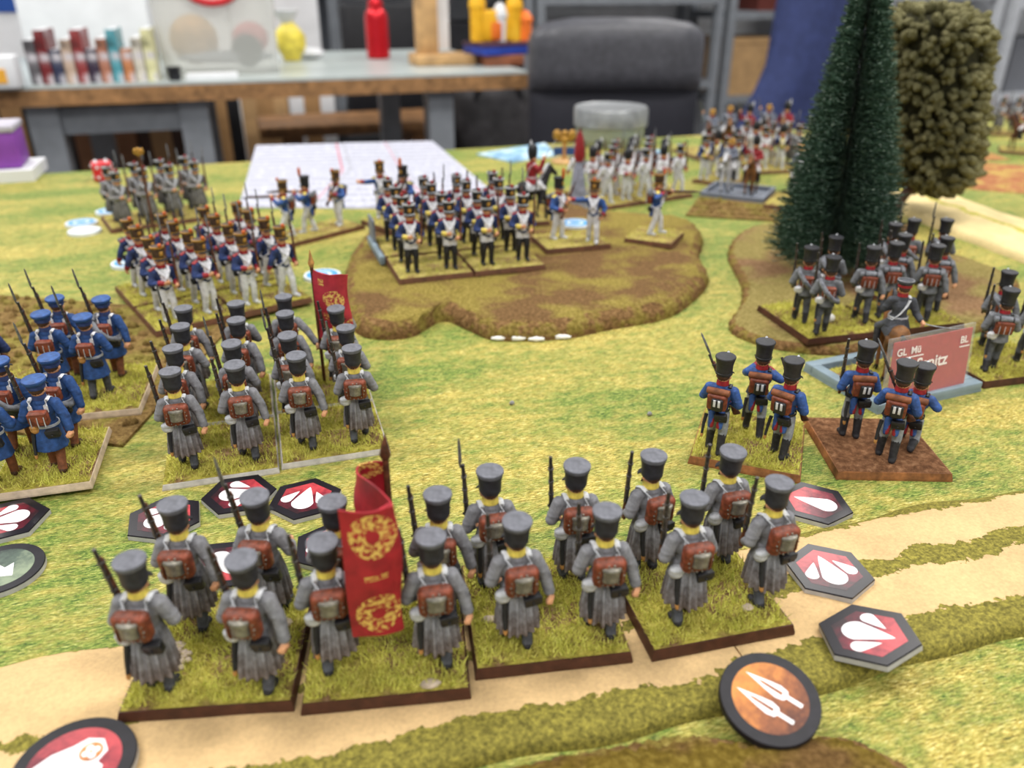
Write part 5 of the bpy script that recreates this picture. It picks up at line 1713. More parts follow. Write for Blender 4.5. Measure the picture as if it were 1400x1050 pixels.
# -------------------------------------------------- the grey greatcoat battalion on the road
A_Z = 0.0037
SA = [Stand((166, 990), (398, 974), 'square grassy stand on the road beside the seam of four greatcoats, with a boulder', A_Z, n=5200, seed=1, stones=3, width=0.0392),
      Stand((413, 979), (643, 956), 'square grassy stand on the road carrying the big red flag', A_Z, n=5200, seed=2, stones=2, width=0.0390),
      Stand((648, 931), (867, 906), 'square grassy stand on the road between flag stand and road seam', A_Z, n=5200, seed=0, stones=1, width=0.0390),
      Stand((893, 905), (1085, 868), 'square grassy stand over the road seam next to the glossy hexagon tokens', A_Z, n=5200, seed=1, stones=1, width=0.0392)]
SA[0].e['label'] = 'outermost square grassy stand on the road, four greatcoats and gravel'
for k, q, pose, bay, var, r in (
        (0, (222, 938), 'stand', 0, 0, 'grey greatcoat toy soldier beside the gravel patch on the outermost road stand'),
        (0, (362, 934), 'march', 0, 1, 'grey greatcoat toy soldier, swinging arm, next to the flag stand gap, rear rank'),
        (0, (272, 852), 'march', 0, 2, 'grey greatcoat toy soldier reaching his arm over a hexagon token'),
        (0, (376, 838), 'march2', 1, 1, 'grey greatcoat toy soldier with bayonet in front of the sideways-drop hexagon token'),
        (1, (462, 908), 'march2', 0, 1, 'grey greatcoat toy soldier half covered by the large red flag'),
        (1, (598, 902), 'march', 0, 0, 'grey greatcoat toy soldier, rear rank, beside the folded side of the large flag'),
        (1, (606, 836), 'march', 0, 2, 'grey greatcoat toy soldier, front rank, beside the large red flag'),
        (2, (706, 876), 'march', 0, 1, 'grey greatcoat toy soldier, rear rank, first file past the flag stand'),
        (2, (820, 862), 'march', 0, 0, 'grey greatcoat toy soldier, rear rank, second file past the flag stand'),
        (2, (672, 800), 'stand', 1, 2, 'grey greatcoat toy soldier with tall bayonet, first file past the flag stand'),
        (2, (782, 790), 'stand', 0, 1, 'grey greatcoat toy soldier, front rank, second file past the flag stand'),
        (3, (930, 842), 'march2', 0, 0, 'grey greatcoat toy soldier, rear rank, third file past the flag stand'),
        (3, (1038, 818), 'march2', 0, 2, 'grey greatcoat toy soldier right beside the glossy hexagon token on the road'),
        (3, (880, 776), 'stand', 0, 0, 'grey greatcoat toy soldier, front rank, third file past the flag stand'),
        (3, (980, 768), 'stand', 0, 1, 'grey greatcoat toy soldier in front of the grassy wooden skirmisher stand')):
    man('great', pose, px(SA[k], q), SA[k].an + rng.uniform(-0.12, 0.12) + (0.1 if k else -0.05), r, 'greatcoat battalion on the road', bool(bay), var)
_rg = random.Random(8)
for _k in range(14):
    _q = px(SA[0], (250 + _rg.uniform(-9, 9), 905 + _rg.uniform(-14, 12)))
    _l = SA[0].e.matrix_basis.inverted() @ _q
    m = MB().ell((0, 0, 0), (0.0009, 0.0008, 0.0007), nl=7, nt=5)
    put('gravel', m.mesh('gravel', [STONE]), SA[0].e, (_l.x, _l.y, SLAB + 0.0009 + _rg.uniform(0, 0.0006)))
FZ = SA[1].top + T
pole = Q(528, 640, 0.162)
pole.z = FZ
BEAR = px(SA[1], pole - Vector((0.0127, 0.0040, 0)))
man('great', 'bearer', BEAR, 0.0, 'grey greatcoat standard bearer hidden behind the large red flag', 'greatcoat battalion on the road', gun=False)
# big flag: folded cloth on a pole
e = put('battle_flag', None, None, pole, 0, 'large red flag with gold wreaths standing among the greatcoats on the road', 'flag', 'red flags')
b = MB().tube([(0, 0, -0.0002), (0, 0, 0.0465)], 0.0008, 10)
put('flag_pole', b.mesh('flag_pole', [WOOD]), e)
b = MB().tube([(0, 0, 0.046), (0, 0, 0.047), (0.0001, 0, 0.0495), (0.0003, 0.0002, 0.0527)], [0.0009, 0.0014, 0.001, 0.0001], 8)
put('pole_tip', b.mesh('pole_tip', [WOOD]), e)
fr, fl_ = Q(539, 700, 0.1395) - pole, Q(463, 710, 0.1365) - pole
pth = [(-0.0006, 0.0), (-0.0030, 0.0002), (-0.0064, -0.0012), (-0.0062, -0.0060), (-0.0015, -0.0130), (fr.x, fr.y + 0.0008), (fr.x - 0.0014, fr.y - 0.0010), (fl_.x + 0.006, fl_.y + 0.0002), (fl_.x, fl_.y)]
me, L = flag_mesh(pth, 0.0270, 0.0455, WOOD, -0.0042, rise=0.0140)
fc = L - 0.0066        # middle of the panel that hangs towards us
FM = flag_mat('red_flag_cloth', (150, 32, 42), GOLD, 0.04, 0.036, [('ring', fc, 0.0265, 0.0034, 0.0018), ('ring', fc, 0.0062, 0.0034, 0.0018), ('bar', fc, 0.0165, 0.0024, 0.0006), ('ring', 0.005, 0.028, 0.0035, 0.0016), ('ring', fc - 0.010, 0.009, 0.003, 0.0016)])
me.materials[0] = FM
put('flag_cloth', me, e)

# -------------------------------------------------- second greatcoat battalion
an = math.radians(17)
U2, V2 = Vector((math.cos(an), math.sin(an), 0)), Vector((-math.sin(an), math.cos(an), 0))
org = P(222, 672, 0)
SB = []
blabs = ['rear stand by stubble field', 'rear stand by hexagon token', 'leading stand by stubble field', 'leading stand with small flag']
for j in range(2):
    for i in range(2):
        o = org + U2 * (0.0392 * i) + V2 * (0.041 * j) + V2 * (0.002 * i)
        SB.append(Stand(o, o + U2 * 0.0385, 'pale edged grassy stand, second greatcoat battalion, ' + blabs[j * 2 + i], 0.0, edge=EDGE_WH, n=2600, seed=i + j, slab=0.002))
for k, st in enumerate(SB):
    for r, v in (('rear rank', -10), ('front rank', 9.5)):
        for c, u in ((0, -10), (1, 9.5)):
            if k == 3 and r == 'front rank' and c == 0:
                man('great', 'bearback', st.at(u - 0.5, v), st.an, 'grey greatcoat standard bearer with the small red flag', 'second greatcoat battalion', gun=False)
                fb = st.at(u + 11.6, v - 8.4)
                continue
            bay = (k, r, c) in ((0, 'front rank', 1), (1, 'front rank', 0), (2, 'front rank', 0), (1, 'rear rank', 1), (3, 'rear rank', 0))
            man('great', ('march', 'march', 'march2', 'march')[(k + c) % 4] if r == 'rear rank' else ('march', 'stand')[c], st.at(u + rng.uniform(-1.2, 1.2), v + rng.uniform(-1, 1)), st.an + rng.uniform(-0.15, 0.15) - 0.12,
                'grey greatcoat toy soldier, %s file, %s, second battalion %s' % (('outer', 'inner')[(c + k) % 2], r, blabs[k]), 'second greatcoat battalion', bay, (k + c) % 3)
e = put('battle_flag', None, None, fb, st.an, 'small slanting red flag with gold wreath above the second greatcoat battalion', 'flag', 'red flags')
tp = P(434, 352, 0.066) - fb
b = MB().tube([(0, 0, 0.0), (0, 0, 0.0515)], 0.0007, 10)
put('flag_pole', b.mesh('flag_pole', [WOOD]), e)
b = MB().tube([(0, 0, 0.0510), (0, 0, 0.0525), (0, 0, 0.054), (0, 0, 0.058)], [0.0008, 0.0013, 0.0009, 0.0001], 8)
put('pole_tip', b.mesh('pole_tip', [TAN]), e)
FM2 = flag_mat('red_flag_cloth_small', (168, 46, 58), GOLD, 0.04, 0.036, [('ring', 0.0075, 0.0185, 0.003, 0.0012), ('ring', 0.0075, 0.0185, 0.0011, 0.0008), ('bar', 0.003, 0.0255, 0.001, 0.0014), ('ring', 0.014, 0.006, 0.003, 0.001), ('bar', 0.004, 0.010, 0.001, 0.0014)])
me, L = flag_mesh([(0.0, -0.0006), (0.004, -0.0022), (0.0095, -0.0030), (0.0132, -0.0020), (0.0105, -0.0008), (0.004, -0.0006)], 0.0205, 0.0500, FM2, 0.006)
put('flag_cloth', me, e)

# -------------------------------------------------- blue capped militia
SC = [Stand((-18, 688), (127, 668), 'cream edged grassy stand nearest the hexagon token with blue capped soldiers', 0.0018, edge=EDGE_TN, n=3200, seed=0, slab=0.0025),
      Stand((58, 580), (193, 567), 'cream edged grassy stand on the stubble field with four blue capped soldiers', 0.0018, depth=0.046, edge=EDGE_TN, n=3200, seed=1, slab=0.0025)]
for k, q, sty, pose, bay, lb in (
        (0, (82, 641), 'blue', 'march', 0, 'blue coated toy soldier with tan bag and brown trousers, nearest the hexagon token'),
        (0, (100, 606), 'blue_roll', 'march', 1, 'blue coated toy soldier with grey shoulder roll and raised bayonet beside the stand edge'),
        (0, (34, 612), 'blue_roll', 'march2', 1, 'blue coated toy soldier with grey shoulder roll between his comrades'),
        (0, (8, 655), 'blue', 'march2', 0, 'blue coated toy soldier at the picture edge of the token-side stand'),
        (1, (140, 541), 'blue_grey', 'march2', 1, 'blue coated toy soldier in grey trousers with white shoulder straps'),
        (1, (163, 512), 'blue_roll', 'march', 1, 'blue coated toy soldier with grey roll at the stubble field corner'),
        (1, W(-183, 292), 'blue', 'march2', 1, 'blue coated toy soldier with brown pack in the middle of the stubble-side stand'),
        (1, W(-186.5, 309.5), 'blue', 'march', 1, 'blue coated toy soldier leading the stubble-side stand with raised musket')):
    man(sty, pose, px(SC[k], q), 0.12 + rng.uniform(-0.12, 0.12), lb, 'blue capped militia', bool(bay), scale=1.0)
sc3 = Stand((-70, 560), (22, 556), 'small stand at the picture edge with one dark coated soldier', 0.002, edge=EDGE_MID, n=400, depth=0.03, slab=0.0025)
man('fr_tan', 'hold', px(sc3, (2, 545)), 0.5, 'dark coated toy soldier with red brown hat next to the blue capped militia', 'blue capped militia')

# -------------------------------------------------- blue and white line infantry by the stubble field
o0, o1 = P(214, 462, 0.0018), P(427, 414, 0.0018)
an = math.atan2(o1.y - o0.y, o1.x - o0.x)
UD, VD = Vector((math.cos(an), math.sin(an), 0)), Vector((-math.sin(an), math.cos(an), 0))
SD = []
dl = ['front stand by stubble field', 'front stand by big hill', 'second stand by blue discs', 'second stand by big hill']
for j in range(2):
    for i in range(2):
        o = o0 + UD * (0.0405 * i) + VD * (0.042 * j)
        SD.append(Stand(o, o + UD * 0.040, 'brown edged stand of white trousered infantry, ' + dl[j * 2 + i], 0.0018, edge=EDGE_MID, n=900, seed=i + j))
for k, st in enumerate(SD):
    for r, v in (('front rank', -10), ('rear rank', 9)):
        for c, u in enumerate((-9.5, 9.5)):
            man('fr_tan', ('stand', 'stand', 'march')[(k + c) % 3], st.at(u + rng.uniform(-1, 1), v + rng.uniform(-1, 1)), st.an + math.pi + 0.35 + rng.uniform(-0.15, 0.15),
                'white trousered blue toy soldier, %s file, %s, %s' % (('outer', 'inner')[(c + k) % 2], r, dl[k]), 'white trousered infantry by the stubble field', True, 0)
# eagle pole
b = MB().tube([(0, 0, 0), (0, 0, 0.062)], 0.0008, 8)
e = put('standard', None, None, P(218, 350), 0, 'brown standard pole with gold eagle above the white trousered infantry', 'standard')
put('pole', b.mesh('standard_pole', [WOOD]), e)
b = MB().ell((0, 0, 0.0640), (0.0016, 0.0016, 0.0026), nl=10, nt=8)
b.ell((-0.002, 0, 0.0645), (0.0014, 0.0006, 0.002), nl=8, nt=6)
b.ell((0.002, 0, 0.0645), (0.0014, 0.0006, 0.002), nl=8, nt=6)
b.ell((0, -0.001, 0.0660), (0.0008, 0.0014, 0.001), nl=8, nt=6)
put('eagle', b.mesh('standard_eagle', [BRASS]), e)

# -------------------------------------------------- grey coated rear column
st = Stand((152, 320), (289, 301), 'brown edged stand carrying the grey coated column near the red die', 0.0, depth=0.045, edge=EDGE_MID, n=500, top=PALE)
for k, q in enumerate(((172, 309), (208, 303), (243, 297), (276, 291))):
    for r in range(2):
        p = px(st, q) + st.V * (0.021 * r) + st.U * (-0.002 * r)
        man('great_fr', ('stand', 'march2')[r], p, st.an + math.pi + 0.2 + rng.uniform(-0.1, 0.1), 'grey coated toy soldier, %s file from the red die, %s rank' % (('first', 'second', 'third', 'fourth')[k], ('front', 'rear')[r]), 'grey coated column near the red die', True, k % 2)

# -------------------------------------------------- skirmishers behind the big hill
s1 = Stand((392, 341), (500, 313), 'brown edged stand with three skirmishers between sheet and hill', 0.0, depth=0.03, edge=EDGE_MID, n=400, top=PALE)
for q, pose, rz, v, lb in ((s1.at(-22, -3), 'aim', 1.75, 0, 'blue skirmisher figure aiming over the white trousered infantry'), (s1.at(-5, -3), 'aim', 1.62, 1, 'blue skirmisher figure with tall orange plume aiming'), (s1.at(20, -3), 'hold', 2.6, 0, 'blue skirmisher figure holding his musket at the stand end')):
    man('fr_skirm', pose, px(s1, q), rz, lb, 'skirmishers behind the hill', False, v)
s2 = Stand(W(-102, 531), W(-75, 501), 'narrow brown stand with two skirmishers left of the dark column', HZ, depth=0.028, edge=EDGE_MID, n=300, top=PALE, width=0.038)
s2.e['label'] = 'narrow brown stand with two skirmishers beside the paper sheet'
man('fr_skirm', 'point', s2.at(-10, -2), 3.4, 'blue skirmisher figure pointing away beside the paper sheet', 'skirmishers behind the hill', False, 0)
man('fr_skirm', 'hold', s2.at(12, 1), 2.8, 'blue skirmisher figure standing next to the pointing one', 'skirmishers behind the hill', False, 1)

# -------------------------------------------------- dark column on the hill
o0, o1 = P(546, 390, HZ), P(745, 369, HZ)
an = math.atan2(o1.y - o0.y, o1.x - o0.x)
UE, VE = Vector((math.cos(an), math.sin(an), 0)), Vector((-math.sin(an), math.cos(an), 0))
wE = (o1 - o0).length / 2
SE = []
el = ['front stand beside tray', 'front stand beside skirmishers', 'second stand beside tray', 'second stand beside skirmishers']
for j in range(2):
    for i in range(2):
        o = o0 + UE * ((wE + 0.0006) * i) + VE * (0.043 * j)
        SE.append(Stand(o, o + UE * wE, 'brown edged stand of dark blue column on the hill, ' + el[j * 2 + i], HZ, edge=EDGE_MID, n=700, seed=i + j, top=PALE))
for k, st in enumerate(SE):
    for r, v in (('front rank', -9), ('rear rank', 9)):
        for c, u in enumerate((-10.5, 10.5)):
            man('fr_black', 'stand', st.at(u + rng.uniform(-1, 1), v + rng.uniform(-1.5, 1.5)), st.an + math.pi + rng.uniform(-0.15, 0.15),
                'dark blue crossbelted toy soldier, %s file, %s, %s' % (('outer', 'inner')[(c + k) % 2], r, el[k]), 'dark blue column on the hill', rng.random() < 0.6, 0)
M_TRAY = paint('blue_grey_plastic', (126, 142, 152), 0.06, 120, 0.45, 0.05)
M_TRAY2 = paint('slate_plastic', (112, 118, 130), 0.06, 120, 0.45, 0.05)
def tray(label, c, an, w, d, z, mat, h=0.0042, rim=0.003, cat='tray'):
    e = put('movement_tray', None, None, Vector((c.x, c.y, T + z)), an, label, cat)
    b = MB().box((0, 0, 0.0005), (w, d, 0.001))
    put('tray_floor', b.mesh('tray_floor', [mat]), e)
    for sx, sy, lx, ly in ((-1, 0, rim, d - 2 * rim), (1, 0, rim, d - 2 * rim), (0, -1, w, rim), (0, 1, w, rim)):
        b = MB().rbox((sx * (w - rim) / 2, sy * (d - rim) / 2, h / 2), (lx, ly, h), 0.0006)
        put('tray_rim', b.mesh('tray_rim', [mat]), e)
    return e
c = SE[2].c - UE * 0.006
b = MB()
e = put('movement_tray', None, None, Vector((SE[2].c.x, SE[2].c.y, T + HZ)), an, 'blue grey plastic tray rim beside the dark blue column on the hill', 'tray')
hw = wE / 2
for (x, y, lx, ly) in ((-hw - 0.0022, -0.003, 0.003, 0.046), (-hw + 0.004, -0.0215 - 0.0006, 0.0, 0.0)):
    if lx:
        b = MB().rbox((x, y, 0.0025), (lx, ly, 0.005), 0.0006)
        put('tray_rim', b.mesh('tray_rim', [M_TRAY]), e)
b = MB().box((-hw - 0.0015, 0.012, 0.010), (0.0012, 0.018, 0.016))
put('tray_card', b.mesh('tray_card', [M_TRAY2]), e)

HORSE_BR = paint('chestnut_horse_paint', (112, 74, 38), 0.35, 200, 0.6)
HORSE_BK = paint('black_horse_paint', (36, 34, 36), 0.3, 200, 0.5)
HORSE_WH = paint('grey_horse_paint', (186, 186, 190), 0.15, 200, 0.6)
HORSE_DK = paint('bay_horse_paint', (78, 48, 32), 0.3, 200, 0.6)
def mounted(where, rz, hm, mane, cloth, style, hl, rl, pose='ride', scale=1.0, group=None):
    place(horse_tpl(hm, mane, cloth), 'toy_horse', where, rz, hl, 'toy horse', group, tuple(k * scale for k in (1.1, 1.1, 1.045)))
    place(soldier(style, pose), 'toy_rider', where, rz, rl, 'toy soldier', group, tuple(k * scale for k in (1.1, 1.1, 1.045)))
so = Stand((700, 312), (752, 308), 'small stand under the mounted officer behind the dark column', HZ, depth=0.035, width=0.026, edge=EDGE_MID, n=200, top=PALE)
mounted(px(so, (727, 300)), -1.0, HORSE_BK, OFFW, OFFW, 'fr_officer', 'black toy horse with pale saddle cloth behind the dark column', 'red coated mounted officer figure behind the dark column', 'ride2')

s3 = Stand((747, 348), (836, 340), 'brown edged stand with two blue skirmishers face to face on the hill', HZ, depth=0.032, edge=EDGE_MID, n=500, top=PALE)
man('fr_skirm', 'hold', px(s3, (762, 326)), -2.2, 'blue skirmisher figure with black shako facing his pointing comrade', 'skirmishers on the hill', False, 1)
man('fr_skirm', 'point', px(s3, (810, 330)), 2.9, 'blue skirmisher figure with orange plume stretching out his arm', 'skirmishers on the hill', False, 0)
s4 = Stand((899, 352), (950, 356), 'brown edged stand under the lone aiming skirmisher at the hill end', 0.004, depth=0.03, edge=EDGE_MID, n=400, top=PALE, width=0.03)
s4.e.rotation_euler = (0, 0, -0.45)
q = P(894, 334, 0.007)
s4.e.location = (q.x, q.y, T + HZ)
man('fr_skirm', 'aim', Vector((q.x, q.y, T + HZ + 0.0034)), -1.75, 'lone blue skirmisher figure levelling his musket at the hill end', 'skirmishers on the hill', False, 0)

# -------------------------------------------------- white coated regiment in the distance
o0, o1 = P(815, 288, 0.0), P(958, 262, 0.0)
sf = Stand(W(70.5, 605.4), W(100.1, 622.1), 'pale stand at the hill side of the white coated regiment', 0.0, depth=0.06, edge=EDGE_MID, n=400, top=PALE)
sf2 = Stand(W(101.2, 622.8), W(146, 648.2), 'pale stand at the field side of the white coated regiment', 0.0, depth=0.06, edge=EDGE_MID, n=400, top=PALE)
for st, nm in ((sf, 'hill side'), (sf2, 'field side')):
    for r in range(3):
        for c in range(2 if st is sf else 3):
            u = ((-0.28, 0.28) if st is sf else (-0.33, 0.0, 0.33))[c] * st.w * 1000
            man('white', ('march', 'stand')[(r + c) % 2], st.at(u + rng.uniform(-0.3, 0.3), -20 + 20 * r), st.an + math.pi + rng.uniform(-0.2, 0.2), 'white coated toy soldier, rank %s file %s, %s of distant regiment' % (('one', 'two', 'three')[r], ('one', 'two', 'three')[c], nm), 'white coated regiment', rng.random() < 0.4, (r + c) % 2)
e = put('standard', None, None, W(50, 611), 0, 'furled grey and red flag standing beside the white coated regiment', 'flag')
b = MB().tube([(0, 0, 0), (0, 0, 0.06)], 0.0008, 8)
put('pole', b.mesh('standard_pole', [WOOD]), e)
b = MB().lathe([(0.0085, 0), (0.008, 0.004), (0.006, 0.016), (0.004, 0.03), (0.0025, 0.036)], 16)
put('furled_cloth', b.mesh('furled_cloth', [paint('blue_grey_cloth', (126, 128, 142), 0.2, 200)]), e)
b = MB().lathe([(0.0032, 0.036), (0.004, 0.04), (0.003, 0.052), (0.001, 0.058)], 12)
put('red_cravat', b.mesh('red_cravat', [REDP]), e)

# -------------------------------------------------- far cavalry, staff and musketeers
sg = Stand((946, 250), (1004, 258), 'pale stand under the blue coated staff in the distance', 0.0, depth=0.05, edge=EDGE_MID, n=250, top=PALE)
for k, q in enumerate((W(165, 701), W(177, 716), W(181, 690), W(196, 722), W(193, 704))):
    man('white_blue', ('stand', 'march', 'hold')[k % 3], px(sg, q), 3.0 + rng.uniform(-0.4, 0.4), 'blue coated toy soldier with yellow lapels in the distant staff group', 'distant blue and yellow staff', k % 2 == 0, k % 2)
sg2 = Stand(W(190, 606), W(225, 587), 'pale stand beside the grey tray near the pine', 0.0018, depth=0.04, edge=EDGE_MID, n=250, top=PALE)
cv = tray('dark grey plastic tray under distant horsemen beside the stubble field', W(183, 652), -0.5, 0.05, 0.045, 0.0018, M_TRAY2)
for k, (x, y, rz, hm, sty) in enumerate(((174.5, 656.5, 2.64, HORSE_WH, 'dragoon'), (191.5, 647.5, 2.64, HORSE_BR, 'fr_officer'), (217, 614, 2.8, HORSE_WH, 'dragoon'))):
    p = W(x, y, 0.0026) if k < 2 else px(sg2, W(x, y))
    mounted(p, rz, hm, BLACK, REDP if k == 1 else OFFW, sty, ['grey toy horse in the dark tray', 'chestnut toy horse between two grey ones', 'grey toy horse nearest the pine tree'][k], ['white coated helmeted rider figure in the dark tray', 'red coated rider figure on the chestnut horse', 'white coated helmeted rider figure nearest the pine tree'][k], 'ride2' if k % 2 else 'ride', 0.95, 'distant cavalry')
sg3 = Stand((960, 222), (1075, 214), 'long pale stand under the farthest cavalry line', 0.0, depth=0.06, edge=EDGE_MID, n=250, top=PALE)
for k, (x, y) in enumerate(((968, 214), (992, 208), (1018, 212), (1044, 206), (1068, 208))):
    mounted(px(sg3, (x, y)), 2.9 + rng.uniform(-0.3, 0.3), (HORSE_DK, HORSE_BR, HORSE_WH, HORSE_DK, HORSE_BR)[k], BLACK, OFFW, ('dragoon', 'dragoon', 'fr_officer', 'dragoon', 'fr_officer')[k],
            ('bay', 'chestnut', 'grey', 'bay', 'chestnut')[k] + ' toy horse in the farthest cavalry line', ('white coated helmeted', 'white coated helmeted', 'red coated', 'white coated helmeted', 'red coated')[k] + ' rider figure in the farthest cavalry line', 'ride2' if k in (0, 2, 3) else 'ride', 1.0, 'farthest cavalry line')
sg4 = Stand(W(222, 734), W(271, 745), 'pale stand of plumed infantry before the farthest cavalry', 0.0, depth=0.058, edge=EDGE_MID, n=250, top=PALE)
for k in range(8):
    man(('white', 'white_blue', 'great_fr')[k % 3], ('stand', 'march')[k % 2], sg4.at(-16.5 + 16.5 * (k % 3), -19 + 19 * (k // 3)), 3.1 + rng.uniform(-0.3, 0.3), ('white coated', 'blue coated', 'grey coated')[k % 3] + ' toy soldier on the plumed infantry stand before the farthest cavalry', 'distant plumed infantry', True, k % 2)

# far right: a few more figures beyond the trees
sr = Stand((1332, 186), (1392, 186), 'small stand with grey figures beyond the foam tree', 0.0, depth=0.045, edge=EDGE_MID, n=200, top=PALE)
for k, x in enumerate((1341, 1362, 1383)):
    man('great_fr', 'stand', px(sr, (x, 180)), 3.1, 'grey coated toy soldier on the small stand beyond the foam tree', 'figures beyond the foam tree', True, k % 2)
sr2 = Stand((1366, 210), (1420, 214), 'rounded brown stand of the brown horse beyond the plough field', 0.0, depth=0.035, edge=EDGE_MID, n=200, top=PALE)
sr2.e['label'] = 'brown stand of the bay horse beyond the ploughed field'
mounted(px(sr2, (1394, 205)), 1.2, HORSE_DK, BLACK, REDP, 'fr_officer', 'bay toy horse beyond the ploughed field', 'red coated rider figure beyond the ploughed field')

# -------------------------------------------------- reserve regiment by the pine
an = math.radians(-1)
sh = [Stand(W(136, 340), W(176.8, 350.2), 'dark edged grassy stand under the pine with grey jackets', 0.0045, depth=0.046, n=2200, seed=0),
      Stand(W(178, 350.5), W(218.7, 360.7), 'grassy stand behind the red name card with grey jackets', 0.0045, depth=0.036, n=2200, seed=1),
      Stand(W(199.8, 304.6), W(243.5, 315.5), 'grassy stand beside the card tray with grey jackets', 0.0, depth=0.042, n=2200, seed=2),
      Stand(W(192, 391.5), W(230.8, 401.2), 'narrow grassy stand with three grey jackets between pine and pale road', 0.0045, depth=0.022, n=1200, seed=2)]
for k, q, sty, pose, lb in (
        (0, W(138.5, 361), 'res_roll', 'march', 'grey jacket toy soldier at the outer corner of the stand under the pine'),
        (0, W(143.5, 346.5), 'res_roll', 'march2', 'grey jacket toy soldier beside the white stone under the pine'),
        (0, W(156, 378), 'res_roll', 'stand', 'grey jacket toy soldier in front of the pine with red collar showing'),
        (0, W(167.5, 361), 'res', 'march', 'grey jacket toy soldier right behind the mounted officer'),
        (3, sh[3].at(-15, -2), 'res_roll', 'stand', 'grey jacket toy soldier in front rank between pine and card'),
        (1, sh[1].at(-1, 9), 'res', 'march', 'grey jacket toy soldier with blanket roll on his pack, second rank'),
        (1, sh[1].at(-14, -2), 'res', 'march2', 'grey jacket toy soldier with blanket roll directly beside the officer'),
        (1, sh[1].at(2, -10), 'res', 'march', 'grey jacket toy soldier directly behind the red name card'),
        (3, sh[3].at(0, 3), 'res_roll', 'stand', 'grey jacket toy soldier with raised musket near the pale road'),
        (3, sh[3].at(16.5, -1), 'res_roll', 'march2', 'grey jacket toy soldier with raised musket next to the pale road'),
        (1, sh[1].at(15.5, 0), 'res', 'march', 'grey jacket toy soldier with blanket roll at the stand edge'),
        (2, W(207, 316), 'res', 'march2', 'grey jacket toy soldier with white bag and blanket roll beside the card tray'),
        (2, W(219, 339), 'res_roll', 'march', 'grey jacket toy soldier in front on the stand beside the card tray'),
        (2, W(225, 321), 'res_roll', 'march', 'grey jacket toy soldier at the far end of the stand beside the card tray')):
    man(sty, pose, px(sh[k], q), -0.25 + rng.uniform(-0.15, 0.15), lb, 'reserve regiment by the pine', lb.find('raised') > 0, 0, scale=0.97)
sh1 = sh[1]
b = MB().ell((0, 0, 0), (0.0028, 0.0024, 0.0022), nl=12, nt=8)
put('white_stone', b.mesh('white_stone', [FOAM]), None, W(153, 362, 0.0095), 0, 'small white stone on the stand under the pine', 'stone')

# mounted commander in the blue-grey card tray
tc = [P(*k) for k in ((1116, 495), (1199, 567), (1341, 535))]
ux, uy = (tc[2] - tc[1]), (tc[0] - tc[1])
TC = tc[1] + ux / 2 + uy / 2
tan_ = math.atan2(ux.y, ux.x)
TW = ux.length
TD = 0.044
TC = tc[1] + ux / 2 + Vector((-math.sin(tan_), math.cos(tan_), 0)) * (TD / 2)
tr = tray('pale blue plastic tray with card slot under the mounted commander', TC, tan_, TW, TD, 0.0, M_TRAY, 0.0044, 0.0048)
c_, s_ = math.cos(tan_), math.sin(tan_)
so2 = Stand(TC + Vector((c_, s_, 0)) * -0.0226 + Vector((-s_, c_, 0)) * -0.0155, TC + Vector((c_, s_, 0)) * 0.0144 + Vector((-s_, c_, 0)) * -0.0155, 'grassy stand of the mounted commander inside the pale blue tray', 0.001, depth=0.03, n=900, slab=0.002)
so2.e.parent = None
hp = so2.c.copy()
hp.z = T + so2.top - 0.0003
mounted(hp, -0.18, HORSE_BR, BLACK, CLOAK, 'officer', 'chestnut toy horse seen from behind in the pale blue tray', 'mounted commander figure in charcoal coat with drawn sabre', 'ride', 0.97)
# the red name card in its clear sleeve
ca, cb = P(1212, 549, 0.0042), P(1317, 524, 0.0042)
cw_ = (cb - ca).length
can = math.atan2(cb.y - ca.y, cb.x - ca.x)
e = put('name_card', None, None, (ca + cb) / 2, can, 'red name card in a clear sleeve standing in the pale blue tray', 'card')
lean = math.radians(-6)
CH = 0.0245
Rl = rotm(lean)
M_REDCARD = paint('red_card_print', (176, 66, 70), 0.05, 400, 0.4, 0.02)
b = MB().box(Rl @ Vector((0, 0, CH / 2)), (cw_, 0.0004, CH), 0, Rl)
put('card', b.mesh('name_card_sheet', [M_REDCARD], False), e)
b = MB().box(Rl @ Vector((-0.0008, 0, CH / 2 + 0.0008)), (cw_ + 0.0035, 0.0011, CH + 0.0022), 0, Rl)
put('sleeve', b.mesh('card_sleeve', [clear_plastic('clear_sleeve', (235, 238, 238), 0.13, 0.15)], False), e)
M_INK = paint('white_print', (246, 236, 236), 0.02, 100, 0.5, 0)
def writing(text, size, x, z, parent, R, y=-0.00072, bold=True):
    cu = bpy.data.curves.new('print', 'FONT')
    cu.body = text
    cu.size = size
    cu.extrude = 0.00003
    if bold:
        cu.offset = size * 0.018
    ob = bpy.data.objects.new('print', cu)
    col.objects.link(ob)
    dg = bpy.context.evaluated_depsgraph_get()
    me = bpy.data.meshes.new_from_object(ob.evaluated_get(dg))
    bpy.data.objects.remove(ob)
    me.materials.clear()
    me.materials.append(M_INK)
    me.transform(R.to_4x4() @ Matrix.Translation((x, y, z)) @ Matrix.Rotation(math.pi / 2, 4, 'X'))
    return put('lettering', me, parent)
writing('Sanitz', 0.0072, -0.0085, 0.0112, e, Rl)
writing('GL', 0.0042, -cw_ / 2 + 0.0014, 0.0188, e, Rl)
writing('Mü', 0.0042, -cw_ / 2 + 0.0088, 0.0188, e, Rl)
writing('BL', 0.0042, cw_ / 2 - 0.0068, 0.0188, e, Rl)
